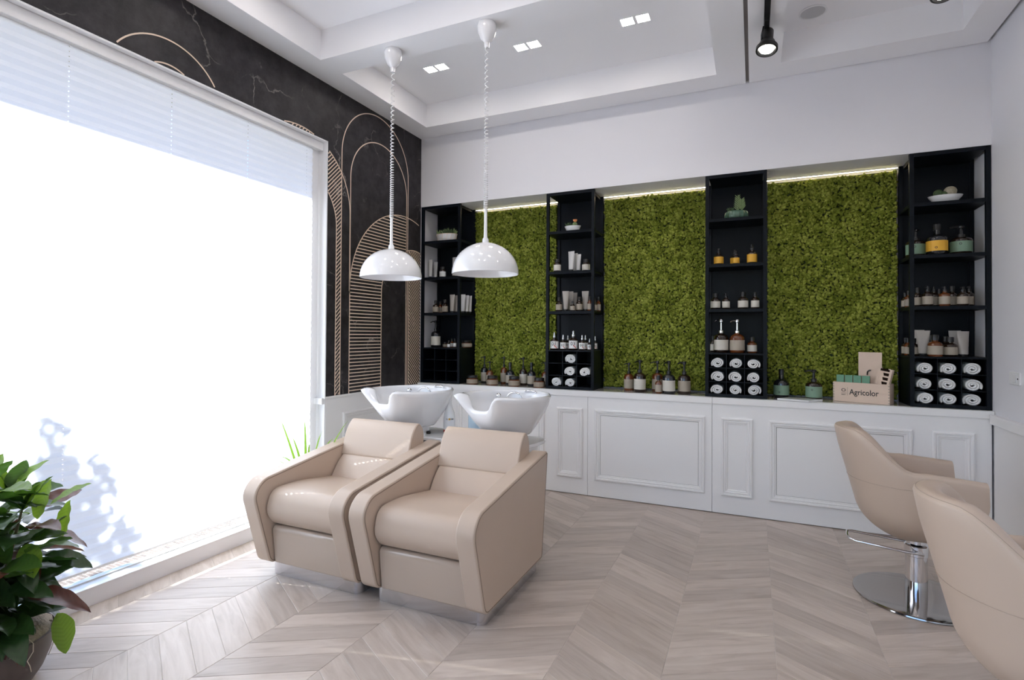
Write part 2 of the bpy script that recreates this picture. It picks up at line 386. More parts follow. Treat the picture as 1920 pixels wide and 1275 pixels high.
# left arch beside the window, slanted hatching
CY, CZ, RO, RI, YR = -1.66, 2.485, .575, .41, -1.187; CZi = 2.35
ht = []; c = -.3
def in_band(y, z):
    if not (WY1 < y < YR or (y <= WY1 and z > WZ1)) : return False
    if z > CZ and (y - CY) ** 2 + (z - CZ) ** 2 > RO * RO: return False
    if z > CZi: return (y - CY) ** 2 + (z - CZi) ** 2 > RI * RI
    return y > CY + RI
k = 0.9
while k < 5.2:                                              # lines z = k + (y + 1.25)
    a = None
    for i in range(121):
        y = -1.75 + .575 * i / 120; z = k + (y + 1.25)
        if in_band(y, z) and z > .935:
            if a is None: a = (y, z)
            b = (y, z)
        elif a is not None:
            if b[0] - a[0] > .008: ht.append((a, b))
            a = None
    if a is not None and b[0] - a[0] > .008: ht.append((a, b))
    k += .0345
inlay('gold arch beside the window with slanted hatching', arch(CY, CZ, RO, y_lo=WY1, left=False, z_lo=1.82) + arch(CY, CZi, RI, y_lo=WY1, left=False)
      + [[p for p in arch(CY, CZ, RO, left=False, right=False)[0] if p[1] > WZ1 and p[0] < WY1]], ht)
# right arch at the corner, hatching the other way
CY, CZ, RO = -.12, 1.906, .405; ht = []
k = .70
while k < 2.6:
    a, b = (-.207, k), (-.003, k - .204); pts = []
    for i in range(41):
        y = a[0] + .204 * i / 40; z = k - .204 * i / 40
        if z > .935 and (z < CZ or (y - CY) ** 2 + (z - CZ) ** 2 < RO * RO): pts.append((y, z))
    if len(pts) > 3: ht.append((pts[0], pts[-1]))
    k += .034
inlay('gold corner arch with slanted hatching', [[p for p in arch(CY, CZ, RO, y_lo=-.255, y_hi=-.002, left=False, right=False)[0]], [(-.207, .93), (-.207, 2.295)]], ht)
inlay('thin gold arches above the window', [[p for p in arch(-2.67, 2.853, rr, left=False, right=False)[0] if p[1] > WZ1] for rr in (.354, .205)])

# ---- panelled wainscot between window and corner
PROF = [(0, 0), (0, .012), (.008, .018), (.018, .017), (.022, .010), (.026, .013), (.034, .013), (.038, .007), (.048, .006), (.052, .0)]
g = G(); g.box(-.012, .004, WY1, -.034, -.02, .915).box(-.012, .012, WY1 - .02, -.034, .915, .932)
wa = struct(g.obj('trim_1', 'white_lacquer', bevel=.002), 'white panelled wainscot under the marble wall')
g = G(); g.frame(-1.158, -.16, .15, .778, PROF, lambda u, w_, h: (.004 + h, u, w_)); g.obj('panel_molding', 'white_lacquer', wa)

# ---- window: lining, frame, glass, ledge
win = empty('window_1', (0, WY1, 0)); struct(win, 'large window with white frame and pleated blind')
def ly(y): return y - WY1
g = G(); g.box(-.20, .003, ly(WY1 - .012), ly(WY1), WZ0, WZ1).box(-.20, .003, ly(WY0), ly(WY1), WZ1 - .012, WZ1).box(-.125, .003, ly(WY0), ly(WY1), WZ0 - .004, WZ0 + .004).box(-.2, .003, ly(WY0), ly(WY0 + .012), WZ0, WZ1)
g.obj('lining', 'frame_white', win, bevel=.002)
g = G(); g.box(-.13, -.085, ly(-1.4685), ly(WY1 - .012), WZ0 + .004, WZ1 - .012); g.obj('frame_jamb', 'frame_white', win, bevel=.004)
g = G(); g.box(-.13, -.085, ly(WY0 + .012), ly(WY0 + .07), WZ0 + .004, WZ1 - .012); g.obj('frame_jamb', 'frame_white', win, bevel=.004)
g = G(); g.box(-.13, -.034, ly(WY0 + .07), ly(WY1 - .012), 2.9575, WZ1 - .012); g.obj('frame_head', 'frame_white', win, bevel=.004)
g = G(); g.box(-.13, -.085, ly(WY0 + .07), ly(-1.4685), WZ0 + .004, WZ0 + .010); g.obj('frame_sill', 'frame_white', win, bevel=.003)
g = G(); g.box(-.106, -.100, ly(WY0 + .06), ly(-1.46), WZ0 + .008, 2.97); g.obj('pane', 'window_glass', win)
g = G(); g.box(-.084, .003, ly(-1.40), ly(WY1 - .012), .872, .924); g.obj('ledge', 'frame_white', win, bevel=.003)

# ---- pleated blind with punched cord holes
bl = empty('pleated_blind', (-.060, WY1, 0)); tag(bl, 'white pleated blind covering the big window', 'blind')
PIT = .0525; ZB = .174; NP = 53
cords = [-4.79, -4.245, -3.70, -3.157, -2.615, -2.071, -1.525]
ycols = [WY0 + .072]
for c_ in cords: ycols += [c_ - .0027, c_ + .0027]
ycols += [-1.463]
rows = []
for i in range(NP * 2):
    z0 = ZB + i * PIT / 2; x0, x1 = (-.0042, .0042) if i % 2 == 0 else (.0042, -.0042)
    for t_ in (0, .40, .60): rows.append((z0 + t_ * PIT / 2, x0 + (x1 - x0) * t_, t_ == .40))
rows.append((ZB + NP * PIT, -.0042, False))
nc = len(ycols)
v = [(x, ly(y), z) for z, x, _ in rows for y in ycols]; f = []
for j in range(len(rows) - 1):
    for i in range(nc - 1):
        if rows[j][2] and i % 2 == 1: continue
        f.append((j * nc + i, j * nc + i + 1, (j + 1) * nc + i + 1, (j + 1) * nc + i))
me = bpy.data.meshes.new('fabric'); me.from_pydata(v, [], f); link('fabric', me, 'blind_fabric', bl)
g = G(); g.box(-.006, .006, ly(WY0 + .072), ly(-1.463), ZB - .011, ZB + .001); g.obj('bottom_rail', 'frame_white', bl, bevel=.002)
g = G(); g.box(-.014, .014, ly(WY0 + .072), ly(-1.463), ZB + NP * PIT, 2.957); g.obj('head_rail', 'frame_white', bl)

# ---- back wall: band above the niche, niche back; right and front walls
g = G(); g.box(-.26, W + .15, 0, .5, ZT, HT + .1).box(-.26, W + .15, .385, .5, -.1, ZT)
struct(g.obj('wall_back', 'wall_paint'), 'white back wall above the shelf niche')
g = G(); g.box(W, W + .15, YF - .1, .5, -.1, HT + .1)
struct(g.obj('wall_right', 'wall_paint'), 'white right wall')
FX0, FX1, FZ0, FZ1 = .45, 4.25, .10, 2.95                      # unseen shop front opening behind the viewer, added to let in fill daylight
g = G(); g.box(-.26, FX0, YF - .15, YF, -.1, HT + .1).box(FX1, W + .15, YF - .15, YF, -.1, HT + .1).box(FX0, FX1, YF - .15, YF, FZ1, HT + .1).box(FX0, FX1, YF - .15, YF, -.1, FZ0)
struct(g.obj('wall_front', 'wall_paint'), 'white wall behind the viewer')
w2 = empty('added_window', ((FX0 + FX1) / 2, YF, 0)); struct(w2, 'added glazed shop front behind the viewer, for fill light'); fx = (FX1 - FX0) / 2
for a, b in ((-fx, -fx + .06), (-.03, .03), (fx - .06, fx)): G().box(a, b, -.12, -.05, FZ0, FZ1).obj('frame_post', 'frame_white', w2, bevel=.004)
for a, b in ((FZ0, FZ0 + .06), (FZ1 - .06, FZ1)): G().box(-fx + .06, fx - .06, -.12, -.05, a, b).obj('frame_rail', 'frame_white', w2, bevel=.004)
for a, b in ((-fx + .06, -.03), (.03, fx - .06)): G().box(a, b, -.088, -.082, FZ0 + .06, FZ1 - .06).obj('pane', 'window_glass', w2)
g = G(); g.box(W - .035, W, YF, -.05, .86, .925).box(W - .012, W, YF, -.05, 0, .86)
struct(g.obj('trim_2', 'white_lacquer', bevel=.003), 'white ledge and panelling along the right wall')

# ---- ceiling with coffers
g = G(); g.box(-.26, W + .15, YF - .1, .5, HT, HT + .12)
for b in ((0, .232, YF, 0), (.232, 3.141, -.258, -.007), (3.166, W - .022, -.258, -.007), (.232, 2.933, -1.685, -1.452), (2.933, 3.141, YF, -.258), (3.166, 3.386, YF, -.258),
          (4.478, W - .022, YF, -.258), (.232, 2.933, -4.4, -4.17), (.232, 2.933, YF, -7.1), (3.386, 4.478, -3.4, -3.17), (3.386, 4.478, YF, -7.1)):
    g.box(b[0], b[1], b[2], b[3], H, HT + .01)
ce = struct(g.obj('ceiling', 'ceiling_paint'), 'white ceiling with recessed coffers')
g = G(); g.box(3.1415, 3.1655, YF, -.008, H + .02, HT); tag(g.obj('slot_channel', 'slot_metal', ce), 'dark slot in ceiling')

# ---- recessed downlights
def downlight(x, y, label):
    o = empty('downlight', (x, y, HT)); tag(o, label, 'ceiling light', 'square recessed downlights')
    g = G()
    for s_ in (-1, 1): g.frame(s_ * .056 - .048, s_ * .056 + .048, -.048, .048, [(0, 0), (0, .003), (.004, .003), (.005, 0)], lambda u, w_, h: (u, w_, -h))
    g.obj('trim_frame', 'frame_white', o)
    for s_ in (-1, 1):
        g = G(); g.box(s_ * .056 - .043, s_ * .056 + .043, -.043, .043, -.002, .0); g.obj('lens', 'lamp_led', o)
    return o
downlight(.716, -.845, 'twin square downlight nearest the marble wall'); downlight(1.570, -.858, 'twin square downlight between the two pendant cords'); downlight(2.418, -.867, 'twin square downlight nearest the ceiling slot')
for row, (y, nm) in enumerate(((-2.35, 'over the wash units'), (-3.55, 'over the open floor'), (-5.15, 'just behind the viewer'), (-6.45, 'by the added shop front'))):  # rows out of view, added for fill; the pendant domes reflect some such lamps
    for col_, x in enumerate((.716, 1.570, 2.418)): downlight(x, y, 'added twin square downlight %s, %s of three' % (nm, ('window side', 'middle', 'slot side')[col_]))
for y, nm in ((-2.2, 'near styling chair'), (-4.35, 'right of the viewer'), (-5.9, 'rear right corner')): downlight(3.93, y, 'added twin square downlight above the right strip, %s' % nm)  # also out of view, added to lift the right side of the room

# ---- ceiling speaker
o = empty('ceiling_speaker', (3.58, -.46, HT)); tag(o, 'round white loudspeaker set in the ceiling coffer', 'speaker')
G().lathe([(.088, 0), (.09, -.004), (.078, -.007), (.076, -.003)], 40).obj('rim', 'frame_white', o, smooth='auto')
G().lathe([(.077, -.0005), (.077, -.0045), (.04, -.0055), (.0001, -.006)], 40).obj('grille', 'speaker_grille', o, smooth='auto')

# ---- floor of chevron planks
g = G(); g.box(-.012, W + .02, YF, -.012, -.06, -.0016)
fl = struct(g.obj('floor', 'grout'), 'pale wood chevron floor')
CW = .4495; PP = .139; X0 = .5955; DY = .2595; GAP = .0009
peaks = {0: -2.933, 1: -2.401, 2: -2.138, 3: -2.25, 4: -2.33, -1: -2.6}
def clip(poly, ax, val, keep_less):
    out = []
    for i in range(len(poly)):
        a, b = poly[i], poly[(i + 1) % len(poly)]; ia = (a[ax] <= val) == keep_less; ib = (b[ax] <= val) == keep_less
        if ia: out.append(a)
        if ia != ib:
            t_ = (val - a[ax]) / (b[ax] - a[ax]); out.append((a[0] + t_ * (b[0] - a[0]), a[1] + t_ * (b[1] - a[1])))
    return out
def project(x, y, z):
    d = np.array([x, y, z]) - CAM_POS; zf = d @ C_FW
    if zf < .1: return None
    return 960 + FPX * (d @ C_EU) / zf, 615.4 - FPX * (d @ C_EV) / zf
planks = []
for c in range(-2, 10):
    xa = X0 + c * CW; xb = xa + CW; pk = (c // 2) if c % 2 == 0 else (c + 1) // 2
    ph = peaks.get(pk, -2.3)
    s_ = -1 if c % 2 == 0 else 1                              # even columns fall away from the peak line at xa
    for k in range(-40, 30):
        ya0 = ph + k * PP
        if s_ < 0: q_ = [(xa, ya0), (xb, ya0 - DY), (xb, ya0 - DY + PP), (xa, ya0 + PP)]
        else: q_ = [(xa, ya0 - DY), (xb, ya0), (xb, ya0 + PP), (xa, ya0 - DY + PP)]
        q2 = q_
        for ax, val, kl in ((0, 0.0, False), (0, W - .012, True), (1, -.012, True), (1, YF + .01, False)):
            q2 = clip(q2, ax, val, kl)
            if len(q2) < 3: break
        if len(q2) < 3: continue
        ar = abs(sum(q2[i][0] * q2[(i + 1) % len(q2)][1] - q2[(i + 1) % len(q2)][0] * q2[i][1] for i in range(len(q2)))) / 2
        if ar < .002: continue
        cx = sum(p[0] for p in q2) / len(q2); cy = sum(p[1] for p in q2) / len(q2)
        pj = [project(p[0], p[1], 0) for p in q2]
        vis = 0
        if all(pj) and any(-30 < p[0] < 1950 and 850 < p[1] < 1300 for p in pj):
            vis = abs(sum(pj[i][0] * pj[(i + 1) % len(pj)][1] - pj[(i + 1) % len(pj)][0] * pj[i][1] for i in range(len(pj)))) / 2
        full = len(q2) == 4 and all(abs(a[0] - b[0]) + abs(a[1] - b[1]) < 1e-6 for a, b in zip(q2, q_))
        planks.append((vis, s_, q2, (xa, ya0), full, cx, cy))
planks.sort(key=lambda p: -p[0])
UVD = {-1: (math.cos(R(-30)), math.sin(R(-30))), 1: (math.cos(R(30)), math.sin(R(30)))}
def inset(poly, d):
    n = len(poly); cx = sum(p[0] for p in poly) / n; cy = sum(p[1] for p in poly) / n; out = []
    A = sum(poly[i][0] * poly[(i + 1) % n][1] - poly[(i + 1) % n][0] * poly[i][1] for i in range(n)); sg = 1 if A > 0 else -1
    for i in range(n):
        a, b, c_ = poly[i - 1], poly[i], poly[(i + 1) % n]
        e1 = (b[0] - a[0], b[1] - a[1]); e2 = (c_[0] - b[0], c_[1] - b[1]); l1 = math.hypot(*e1) or 1; l2 = math.hypot(*e2) or 1
        n1 = (-e1[1] / l1 * sg, e1[0] / l1 * sg); n2 = (-e2[1] / l2 * sg, e2[0] / l2 * sg); k_ = 1 + n1[0] * n2[0] + n1[1] * n2[1]; k_ = max(k_, .3)
        out.append((b[0] + d * (n1[0] + n2[0]) / k_, b[1] + d * (n1[1] + n2[1]) / k_))
    return out
def plank_geo(poly, ox, oy, v, f, uvs, s_):
    p = inset(poly, GAP); p2 = inset(poly, GAP + .0012); n = len(p); o = len(v)
    v += [(x - ox, y - oy, -.006) for x, y in p] + [(x - ox, y - oy, -.0009) for x, y in p] + [(x - ox, y - oy, 0) for x, y in p2]
    f.append(tuple(o + 2 * n + i for i in range(n)))
    for r0 in (0, 1):
        for i in range(n): f.append((o + r0 * n + i, o + r0 * n + (i + 1) % n, o + (r0 + 1) * n + (i + 1) % n, o + (r0 + 1) * n + i))
def set_uv(me, s_list):
    uv = me.uv_layers.new(name='UVMap'); d = []
    for p in me.polygons:
        c_, s_ = s_list(p)
        for li in p.loop_indices:
            co = me.vertices[me.loops[li].vertex_index].co; d += [co.x * c_ + co.y * s_, -co.x * s_ + co.y * c_]
    uv.data.foreach_set('uv', d)
shared = {}
for vis, s_, poly, org, full, cx, cy in planks[:300]:
    if full and s_ in shared: me = shared[s_]
    else:
        v = []; f = []; plank_geo(poly, org[0], org[1], v, f, None, s_)
        me = bpy.data.meshes.new('plank'); me.from_pydata(v, [], f); set_uv(me, lambda p: UVD[s_])
        if full: shared[s_] = me
    link('plank', me, 'plank_wood', fl, loc=(org[0], org[1], 0))
v = []; f = []; sl_ = []
for vis, s_, poly, org, full, cx, cy in planks[300:]:
    n0 = len(f); plank_geo(poly, 0, 0, v, f, None, s_); sl_ += [UVD[s_]] * (len(f) - n0)
me = bpy.data.meshes.new('plank_field'); me.from_pydata(v, [], f); set_uv(me, lambda p: sl_[p.index])
tag(link('plank_field', me, 'plank_field_wood', fl), kind='stuff')

# ---- outside: paving, canopy, shrub that throws its shadow on the blind
g = G(); g.box(-9, 12, -16, 4, -.2, -.12)
struct(g.obj('ground', 'brick_paving'), 'brick paving outside the window')
g = G(); g.box(-1.15, -.26, -9, 2, 3.275, 3.45)
struct(g.obj('roof_overhang', 'render_outside'), 'building canopy shading the top of the window')

# ---- counter units, worktop
def counter_unit(x0, x1, panels, label):
    o = empty('counter_unit', ((x0 + x1) / 2, .15, 0)); tag(o, label, 'cabinet', 'white panelled counter units'); ox = (x0 + x1) / 2
    g = G(); g.box(x0 + .0012 - ox, x1 - .0012 - ox, -.181, .2, .006, .892); g.obj('body', 'white_lacquer', o, bevel=.001)
    for a, b, wide in panels:
        g = G(); g.frame(a - ox, b - ox, .152, .785, PROF, lambda u, w_, h: (u, -.181 - h, w_)); g.obj('panel_molding', 'white_lacquer', o)
        if wide:
            g = G(); g.box(a - ox + .0505, b - ox - .0505, -.1814, -.17, .2025, .7345); g.obj('shadow_gap', 'shadow_line', o)
            g = G(); g.box(a - ox + .0535, b - ox - .0535, -.183, -.17, .2055, .7315); g.obj('panel', 'white_lacquer', o)
    return o
counter_unit(.0, 1.833, ((.12, .36, 0), (.48, 1.415, 1), (1.540, 1.785, 0)), 'white panelled counter unit behind the wash basins')
counter_unit(1.833, 2.889, ((1.900, 2.834, 1),), 'white panelled counter unit with one wide panel, middle of the counter')
counter_unit(2.889, 4.69, ((2.958, 3.194, 0), (3.312, 4.241, 1), (4.355, 4.594, 0)), 'white panelled counter unit behind the styling chairs')
wt = empty('worktop', (2.36, .15, .893)); tag(wt, 'white edged worktop running along the whole back wall', 'worktop')
g = G(); g.box(.004 - 2.36, 2.888 - 2.36, -.191, .2, 0, .052).box(2.890 - 2.36, W - .004 - 2.36, -.191, .2, 0, .052); g.obj('front_edge', 'white_lacquer', wt, bevel=.002)
for a, b in ((.478, 1.412), (1.879, 2.832), (3.298, 4.24)):
    g = G(); g.box(a - 2.36, b - 2.36, -.150, .2, .0521, .0535); g.obj('stone_inset', 'counter_stone', wt)

# ---- moss panels and LED strips
rng = np.random.default_rng(7)
def ico(sub):
    bm = bmesh.new(); bmesh.ops.create_icosphere(bm, subdivisions=sub, radius=1); bm.verts.ensure_lookup_table()
    v_ = np.array([q_.co[:] for q_ in bm.verts]); f_ = np.array([[x.index for x in q_.verts] for q_ in bm.faces]); bm.free(); return v_, f_
iv, if_ = ico(2)
blobs = []
for k in range(10):
    b = iv * (1 + np.clip(rng.normal(0, .27, (len(iv), 1)), -.45, .6)); blobs.append(b)
MY = .335
def moss(x0, x1, label):
    o = empty('moss_panel', ((x0 + x1) / 2, MY, ZC)); tag(o, label, 'moss panel', 'moss panels behind the shelf towers'); ox = (x0 + x1) / 2
    hh = ZT - .035 - ZC - .002
    g = G(); g.box(x0 - ox, x1 - ox, .0, .045, .012, hh + .005); g.obj('backing', 'moss_backing', o)
    st = .0148; nx = int((x1 - x0) / st); nz = int(hh / st); V = []; F = []; c0 = 0
    rad0 = .0102
    for i in range(nx + 1):
        for j in range(nz + 1):
            x = x0 - ox + (x1 - x0) * (i + .5 * (j % 2)) / (nx + .5) + rng.normal(0, .005); x = min(max(x, x0 - ox + .008), x1 - ox - .008); z = .018 + (hh - .03) * j / nz + rng.normal(0, .005)
            dep = .010 * math.sin(x * 23 + 3 * math.sin(z * 11)) * math.sin(z * 19 + 2 * math.sin(x * 13))
            y = -.008 - abs(rng.normal(0, .008)) - dep; r_ = rad0 * rng.uniform(.6, 1.45)
            z = max(z, .026)
            V.append(blobs[rng.integers(10)][:, rng.permutation(3)] * (r_ * rng.uniform(.85, 1.2, 3)) + (x, y, z)); F.append(if_ + c0); c0 += len(iv)
    V = np.concatenate(V); F = np.concatenate(F)
    me = bpy.data.meshes.new('moss'); me.vertices.add(len(V)); me.vertices.foreach_set('co', V.ravel().astype('f'))
    me.loops.add(F.size); me.loops.foreach_set('vertex_index', F.ravel().astype('i')); me.polygons.add(len(F)); me.polygons.foreach_set('loop_start', np.arange(0, F.size, 3, dtype='i'))
    me.update(calc_edges=True); me.validate()
    tag(link('moss', me, 'reindeer_moss', o), kind='stuff')
moss(.490, 1.400, 'green moss panel nearest the marble wall')
moss(1.891, 2.820, 'green moss panel in the middle niche')
moss(3.310, 4.224, 'green moss panel above the wooden box')
for i, (a, b) in enumerate(((.482, 1.408), (1.883, 2.828), (3.302, 4.232))):
    o = empty('led_strip', ((a + b) / 2, .33, ZT)); tag(o, 'glowing LED strip above the %s moss panel' % ('left', 'middle', 'right')[i], 'led strip', 'led strips above the moss')
    G().box(a - (a + b) / 2, b - (a + b) / 2, -.006, .006, -.008, 0).obj('profile', 'frame_white', o)
    G().box(a - (a + b) / 2, b - (a + b) / 2, -.0045, .0045, -.0095, -.0081).obj('diffuser', 'strip_led', o)

# ================================================================== SHELF TOWERS
TX = {1: (.008, .478), 2: (1.412, 1.879), 3: (2.832, 3.298), 4: (4.236, 4.701)}
TN = {1: 'first tower', 2: 'second tower', 3: 'third tower', 4: 'fourth tower'}
TL = {1: 'black shelf tower against the marble wall, its cubbies empty', 2: 'black shelf tower between the left and middle moss panels',
      3: 'black shelf tower with green planter on top, between middle and right moss panels', 4: 'black shelf tower against the right white wall'}
TD = .345; PO = .028; SHZ = {1: 2.424, 2: 2.046, 3: 1.674, 4: 1.311}
CUBZ = [.972, 1.072, 1.186, 1.297]
def tower(t):
    x0, x1 = TX[t]; wd = x1 - x0; o = empty('shelf_tower', ((x0 + x1) / 2, 0, ZC)); tag(o, TL[t], 'shelf', 'black shelf towers'); h = wd / 2; zz = lambda z: z - ZC
    for px in (-h, h - PO):
        for py in (.001, TD - PO): G().box(px, px + PO, py, py + PO, 0, zz(ZT)-.001).obj('post', 'tower_black', o, bevel=.0015)
    G().box(-h + PO, h - PO, .001, TD, zz(ZT) - .029, zz(ZT)-.001).obj('top_panel', 'tower_black', o, bevel=.001)
    G().box(-h + PO, h - PO, TD - .012, TD - .002, zz(.946), zz(ZT) - .029).obj('back_panel', 'tower_black', o)
    for s_ in (-h, h - .012): G().box(s_, s_ + .012, PO + .001, TD - PO, 0.001, zz(1.311) - .015).obj('side_panel', 'tower_black', o)
    G().box(-h + PO, h - PO, .003, TD - .012, 0.0, zz(.972)).obj('bottom_panel', 'tower_black', o)
    for s_ in (1, 2, 3): G().box(-h + .002, h - .002, .003, TD - .012, zz(SHZ[s_]) - .026, zz(SHZ[s_])).obj('shelf_board', 'tower_black', o, bevel=.001)
    G().box(-h + .002, h - .002, .003, TD - .012, zz(1.297), zz(1.311)).obj('shelf_board', 'tower_black', o, bevel=.001)
    iw = wd - 2 * PO
    for k in (1, 2): G().box(-h + PO + iw * k / 3 - .003, -h + PO + iw * k / 3 + .003, .012, TD - .012, zz(.972), zz(1.297)).obj('cubby_divider', 'tower_black', o)
    for z in (1.072, 1.186): G().box(-h + PO, h - PO, .014, TD - .012, zz(z) - .003, zz(z) + .003).obj('cubby_shelf', 'tower_black', o)
for t in (1, 2, 3, 4): tower(t)

# ---- rolled towels
def towel_mesh(seed):
    rn = random.Random(seed); n = 84; turns = 2.6; v = []; f = []; inner = []; outer = []
    p1, p2 = rn.uniform(0, 6), rn.uniform(0, 6)
    for i in range(n + 1):
        a = 2 * PI * turns * i / n; t_ = i / n
        r_ = .008 + .037 * t_; wob = 1 + .05 * math.sin(3 * a / turns + p1) + .035 * math.sin(2 * a + p2); th = .0060
        for lst, rr in ((inner, r_ - th), (outer, r_ + th)):
            lst.append((rr * wob * math.cos(a) * 1.12, rr * wob * math.sin(a) * .93))
    D = .21
    for x, z in inner: v.append((x, 0, z))
    for x, z in outer: v.append((x, 0, z))
    for x, z in outer: v.append((x, .012, z * 1.0))
    for x, z in outer: v.append((x, D, z))
    for x, z in inner: v.append((x, .03, z))
    m = n + 1
    for i in range(n):
        f += [(i, i + 1, m + i + 1, m + i), (m + i, m + i + 1, 2 * m + i + 1, 2 * m + i), (2 * m + i, 2 * m + i + 1, 3 * m + i + 1, 3 * m + i), (i + 1, i, 4 * m + i, 4 * m + i + 1)]
    f.append((0, m, 2 * m, 4 * m)); f.append((n, 4 * m + n, 2 * m + n, m + n))
    zmin = min(p[2] for p in v); v = [(x, y, z - zmin) for x, y, z in v]
    me = bpy.data.meshes.new('rolled_towel'); me.from_pydata(v, [], f); me.materials.append(MATS['towel']); return me
TM = [towel_mesh(s_) for s_ in (1, 2, 3, 4)]
rt = random.Random(5)
CUB = {2: ((0, 1), (1, 1), (1, 2), (2, 0), (2, 1)), 3: tuple((r_, c) for r_ in range(3) for c in range(3)), 4: tuple((r_, c) for r_ in range(3) for c in range(3))}
RN = ('top', 'middle', 'bottom'); CN = ('left', 'centre', 'right')
for t, cells in CUB.items():
    x0, x1 = TX[t]; iw = x1 - x0 - 2 * PO
    for r_, c in cells:
        zb = (1.189, 1.075, .972)[r_]
        me = TM[rt.randrange(4)]; o = bpy.data.objects.new('rolled_towel', me); COL.objects.link(o)
        sc = rt.uniform(.92, 1.04); flip = -1 if rt.random() < .4 else 1
        me.polygons.foreach_set('use_smooth', [True] * len(me.polygons))
        o.scale = (sc * .95 * flip, 1, sc * rt.uniform(.94, 1.0)); o.location = (x0 + PO + iw * (c + .5) / 3 + rt.uniform(-.004, .004), .025 + rt.uniform(0, .012), zb + .0005)
        tag(o, 'white rolled towel in the %s row, %s cubby of the %s' % (RN[r_], CN[c], TN[t]), 'towel', 'rolled towels in the cubbies')

# ---- bottles, tubes and jars
def cyl_text(parent, body, r_, z, size, matn, ang0=None):
    me = text_mesh(body, size); xs = [q_.co.x for q_ in me.vertices]; mid = (min(xs) + max(xs)) / 2
    for q_ in me.vertices:
        a = (q_.co.x - mid) / r_ + (ang0 or 0); q_.co = (r_ * math.sin(a), -r_ * math.cos(a), z + q_.co.y)
    link('lettering', me, matn, parent)
LAB = {'beige': 'label_beige', 'cream': 'label_cream', 'white': 'label_white', 'tan': 'label_tan', 'yellow': 'label_yellow', 'green': 'label_green'}
def pump_head(parent, r0, z0, h, side, m='black_plastic'):
    g = G(); g.lathe([(r0 * .36, z0), (r0 * .36, z0 + h * .22), (r0 * .17, z0 + h * .26), (r0 * .15, z0 + h * .74), (r0 * .30, z0 + h * .78), (r0 * .32, z0 + h * .93), (r0 * .22, z0 + h), (.0001, z0 + h)], 14)
    dx, dy = side; L_ = r0 * 1.15
    g.tube([(0, 0, z0 + h * .88), (dx * L_ * .6, dy * L_ * .6, z0 + h * .90), (dx * L_, dy * L_, z0 + h * .80)], [r0 * .14, r0 * .12, r0 * .09], 8)
    return g.obj('pump_head', m, parent, smooth='auto')
